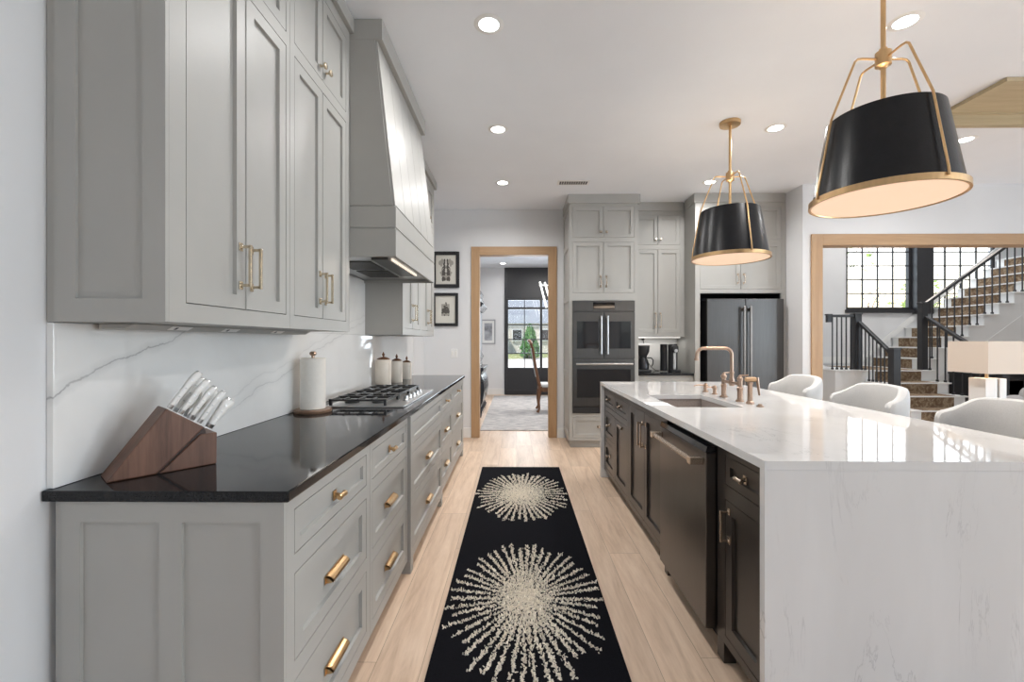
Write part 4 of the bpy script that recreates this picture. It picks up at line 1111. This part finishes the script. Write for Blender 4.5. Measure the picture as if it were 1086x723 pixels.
for i in range(5):
    yn = ysn[i]-.031
    b = MB().box(RC0, RC1, ysn[i]-.006, ysn[i]-.0005, (zs[i-1] if i else 0)+.001, zs[i]-.020)
    b.box(RC0, RC1, ysn[i]-.024, (ysn[i+1]-.008) if i < 4 else 8.0, zs[i]+.0003, zs[i]+.004)
    obj('carpet_runner', b, STCARP, t)
for k in range(NU):
    xn = xr[k]-.031; zp = zr[k-1] if k else .86
    b = MB().box(xr[k]-.006, xr[k]-.0005, YN+.20, 8.05, zp+.001, zr[k]-.020)
    obj('carpet_runner', b, STCARP, t)
b = MB().prism([(6.46, YN-.006, 0), (6.46, YN-.006, .62), (xr[-1]+.235, YN-.006, .62+.745*(xr[-1]+.235-6.46)), (xr[-1]+.235, YN-.006, 0)], (0, .005, 0))
obj('stringer_panel', b, TRIMW, t)
b = MB().prism([(5.2, 8.185, .90), (5.2, 8.185, 1.02), (6.3, 8.185, 1.02), (xr[-1], 8.185, 1.18+.745*(xr[-1]-6.3)), (xr[-1], 8.185, 1.06+.745*(xr[-1]-6.3)), (6.3, 8.185, .90)], (0, .01, 0)); obj('skirt_board', b, TRIMW, t)

t = thing('stair_railing', 'black iron stair railing with square newel posts', 'railing', (6.0, 7.0, 0))
def newel(x, y, z0, z1, w_=.05):
    obj('newel_post', MB().box(x-w_, x+w_, y-w_, y+w_, z0, z1).box(x-w_-.008, x+w_+.008, y-w_-.008, y+w_+.008, z1+.0005, z1+.02), IRONRAIL, t, bevel=.003)
newel(5.40, 6.40, .531, 1.19); newel(5.33, 7.02, .861, 1.72); newel(6.31, 6.965, .861, 1.89, .045)
def rail(p, q, n, zf, ends=(.08, .92), r=.0068, at=None):
    p, q = Vector(p), Vector(q); d = (q-p).normalized(); sd = d.cross(Vector((0, 0, 1))).normalized(); u_ = sd.cross(d)
    b = MB(); c = [p-sd*.03-u_*.02, p+sd*.03-u_*.02, p+sd*.03+u_*.02, p-sd*.03+u_*.02]
    b.prism(c, q-p); obj('handrail', b, IRONRAIL, t, bevel=.006)
    for i in range(n):
        f = ends[0]+(ends[1]-ends[0])*i/max(1, n-1)
        if at: f = (at[i]-p.x)/(q.x-p.x)
        P_ = p.lerp(q, f)
        z0 = zf(P_)
        bb = MB().box(P_.x-r, P_.x+r, P_.y-r, P_.y+r, z0, P_.z-.02); bb.box(P_.x-r*1.9, P_.x+r*1.9, P_.y-r*1.9, P_.y+r*1.9, z0, z0+.03); obj('baluster', bb, IRONRAIL, t)
def ztread_low(P_):
    z = 0
    for i in range(5):
        if P_.y >= ysn[i]-.03: z = zs[i]
    return z+.0005
def ztread_up(P_):
    z = .86
    for k in range(NU):
        if P_.x >= xr[k]-.03: z = zr[k]
    return z+.0005
rail((5.40, 6.45, 1.13), (5.34, 6.97, 1.60), 8, ztread_low)
rail((6.34, 6.94, 1.68), (6.34, 5.86, .99), 9, ztread_low, (.06, .97))
newel(6.34, 5.86, .2005, 1.10, .045)
rail((6.38, 7.07, 1.84), (xr[-1]+.2, 7.07, 1.84+.722*(xr[-1]+.2-6.38)), 22, ztread_up, at=[xr[k]+f for k in range(NU) for f in (.035, .152)])
rail((5.28, 7.02, 1.70), (4.93, 7.02, 1.70), 5, lambda P_: .8605, (.1, .92))
newel(4.90, 7.02, 1.60, 1.71, .03)

# ------------------------------------------------------------------ living room corner: lamp, table, cabinet, sofa
t = thing('side_table', 'small dark side table carrying the square lamp', 'table', (3.66, 3.50, 0))
obj('tabletop', MB().box(3.40, 3.92, 3.26, 3.74, .58, .615), WALNUT2, t, bevel=.004)
for sx in (3.43, 3.89):
    for sy in (3.29, 3.71): obj('leg', MB().box(sx-.02, sx+.02, sy-.02, sy+.02, 0, .5795), WALNUT2, t)
t = thing('table_lamp', 'square lamp with a rectangular linen shade and a white block base', 'lamp', (3.65, 3.50, .616))
obj('base', MB().box(3.575, 3.66, 3.42, 3.55, .616, 1.02).box(3.68, 3.735, 3.42, 3.55, .616, 1.02), TRIMW, t, bevel=.004)
obj('mirror_inlay', MB().box(3.6605, 3.6795, 3.43, 3.54, .616, 1.02), STEEL, t)
obj('stem', MB().tube([(3.65, 3.485, 1.02), (3.65, 3.485, 1.12)], .010, 8), BRASS, t)
b = MB()
rot = Matrix.Rotation(math.radians(0), 4, 'Z')
def R_(x, y, z): v = rot @ Vector((x, y, z)); return Vector((3.65, 3.485, 0))+v
a_, c_, th = .15, .155, .004
for q in ((-a_, a_, -c_, -c_+th), (-a_, a_, c_-th, c_), (-a_, -a_+th, -c_+th, c_-th), (a_-th, a_, -c_+th, c_-th)):
    b.hexa([R_(q[0], q[2], 1.062), R_(q[1], q[2], 1.062), R_(q[1], q[3], 1.062), R_(q[0], q[3], 1.062), R_(q[0], q[2], 1.305), R_(q[1], q[2], 1.305), R_(q[1], q[3], 1.305), R_(q[0], q[3], 1.305)])
obj('lamp_shade', b, SHADEF, t)
obj('shade_spider', MB().tube([R_(-.146, 0, 1.12), R_(.146, 0, 1.12)], .004, 6), BRASS, t)
light('lamp_bulb', 'POINT', (0.01, 0, .58), (0, 0, 0), 1.5, (1, .72, .45), .03, parent=t)
t = thing('black_console', 'low black console cabinet behind the square lamp, below the stairs', 'console', (7.15, 6.8, 0))
obj('body', MB().box(6.78, 7.54, 6.62, 7.03, .06, .80), BLACK, t, bevel=.004)
obj('top_board', MB().box(6.76, 7.56, 6.60, 7.03, .8005, .825), BLACK, t, bevel=.003)
for x0, x1 in ((6.80, 7.155), (7.165, 7.52)): obj('door', MB().shaker(PF(6.6195), x0, x1, .09, .77, 0, .012, .05), BLACK, t)
for x in (6.82, 7.50): obj('foot', MB().box(x-.03, x+.03, 6.66, 6.98, 0, .0595), BLACK, t)
t = thing('sofa', 'grey upholstered sofa at the edge of the living room, past the lamp', 'sofa', (5.6, 3.8, 0))
sx0, sx1 = 4.58, 6.6
obj('seat_base', MB().box(sx0, sx1, 3.35, 4.28, .12, .42), GREYFAB, t, bevel=.03, seg=3)
obj('back', MB().box(sx0+.02, sx1-.02, 4.08, 4.28, .421, .80), GREYFAB, t, bevel=.06, seg=4)
for a in (sx0, sx1-.16): obj('armrest', MB().box(a, a+.159, 3.35, 4.075, .421, .64), GREYFAB, t, bevel=.05, seg=4)
for a in (sx0+.06, (sx0+sx1)/2+.01): obj('back_cushion', MB().box(a, a+.93, 3.98, 4.20, .66, .90), GREYFAB, t, bevel=.09, seg=4)
for a in (sx0+.17, (sx0+sx1)/2+.01): obj('seat_cushion', MB().box(a, a+.80, 3.37, 3.97, .425, .55), GREYFAB, t, bevel=.04, seg=3)
for x in (sx0+.08, sx1-.08):
    for y in (3.43, 4.20): obj('foot', MB().lathe([(.02, 0), (.03, .1195)], (x, y, 0), seg=12), WALNUT2, t)

# ------------------------------------------------------------------ outdoors
b = MB().hexa([(-30, 11.0, -.16), (40, 11.0, -.16), (40, 11.0, -.06), (-30, 11.0, -.06), (-30, 60, .3), (40, 60, .3), (40, 60, .75), (-30, 60, .75)])
b = MB(); b.add([(-40, 11.0, -.08), (50, 11.0, -.08), (50, 30, .55), (-40, 30, .55), (-40, 70, .6), (50, 70, .6)], [(0, 1, 2, 3), (3, 2, 5, 4)])
struct('lawn', b, GRASSM)
b = MB(); b.add([(-12, 11.02, -.07), (14, 11.02, -.07), (14, 18, .165), (4, 26, .43), (-1.2, 23, .335), (-12, 16, .10)], [(0, 1, 2, 3, 4, 5)])
struct('driveway', b, CONC)
t = thing('neighbour_house', 'pale stone house with a grey roof seen through the black glass door', 'house', (1, 32, .5))
obj('wall', MB().box(-8, 12, 29, 36, .4, 2.55).box(.6, 1.0, 28.9, 29, .5, 2.4), STONEW, t)
obj('roof', MB().prism([(-8.6, 28.8, 2.45), (-8.6, 33, 6.2), (-8.6, 37, 2.35)], (21, 0, 0)), ROOFM, t)
obj('gable', MB().prism([(-3.6, 27.0, 2.3), (-1.05, 27.0, 2.3), (-2.4, 27.0, 3.9)], (0, 3, 0)), TRIMW, t)
obj('gable_wall', MB().box(-3.4, -1.0, 27.2, 29.2, .4, 2.35), STONEW, t)
for x in (-.3, 1.5, 3.2):
    f = obj('window', MB().box(x, x+.7, 28.86, 28.99, 1.3, 2.1), TRIMW, t)
    obj('window_pane', MB().box(x+.07, x+.63, 28.84, 28.859, 1.37, 2.03), BLACKGL, f)
t = thing('cone_shrub', 'bright green cone shaped shrub before the stone house', 'shrub', (.72, 24, .36))
b = MB(); rnd = random.Random(5)
for k in range(260):
    z = rnd.random(); r = .62*(1-z)**.7*(.75+.25*rnd.random())*(.55 if z < .06 else 1); a = rnd.random()*2*PI
    b.sphere((.72+r*math.cos(a), 24+r*math.sin(a), .42+z*1.75), .09*rnd.uniform(.7, 1.3), 5)
obj('leaves', b, SHRUBM, t)
obj('trunk', MB().tube([(.72, 24, .34), (.72, 24, 1.2)], .05, 8), BARK, t)
def tree(x, y, h, seed, lab, leafy):
    rnd = random.Random(seed); t = thing('garden_tree', lab, 'tree', (x, y, .0), 'trees outside the hall windows')
    tr_ = MB(); lf = MB()
    def grow(p, d, L_, r, lev):
        pts = [p]
        for i in range(4):
            d = (d+Vector((rnd.gauss(0, .16), rnd.gauss(0, .16), rnd.gauss(0, .08)))).normalized(); pts.append(pts[-1]+d*L_/4)
        tr_.tube(pts, [r*(1-.12*i) for i in range(5)], 5)
        if lev >= 2 and leafy:
            for i in range(leafy):
                c = pts[rnd.randint(1, 4)]+Vector((rnd.gauss(0, .22), rnd.gauss(0, .22), rnd.gauss(0, .22))); s_ = rnd.uniform(.06, .13)
                u_ = Vector((rnd.gauss(0, 1), rnd.gauss(0, 1), rnd.gauss(0, 1))).normalized()*s_; v_ = u_.orthogonal().normalized()*s_*.55
                lf.add([c-u_, c-v_, c+u_, c+v_], [(0, 1, 2, 3)])
        if lev < 4:
            for i in range(3 if lev else 5):
                q = pts[rnd.randint(2, 4)]; dd = (d+Vector((rnd.gauss(0, .75), rnd.gauss(0, .75), rnd.uniform(-.1, .5)))).normalized()
                grow(q, dd, L_*.66, r*.5, lev+1)
    grow(Vector((x, y, 0)), Vector((0, 0, 1)), h*.45, .09, 0)
    obj('trunk', tr_, BARK, t)
    if leafy: obj('leaves', lf, LEAFM, t)
tree(8.9, 12.6, 7.6, 11, 'bright green leafy tree outside the stair window', 4)
tree(13.4, 16.6, 5.6, 12, 'bare branching tree outside the stair windows', 0)
tree(19.0, 20.0, 4.6, 13, 'thinly leaved tree outside the window beyond the upper stairs', 3)
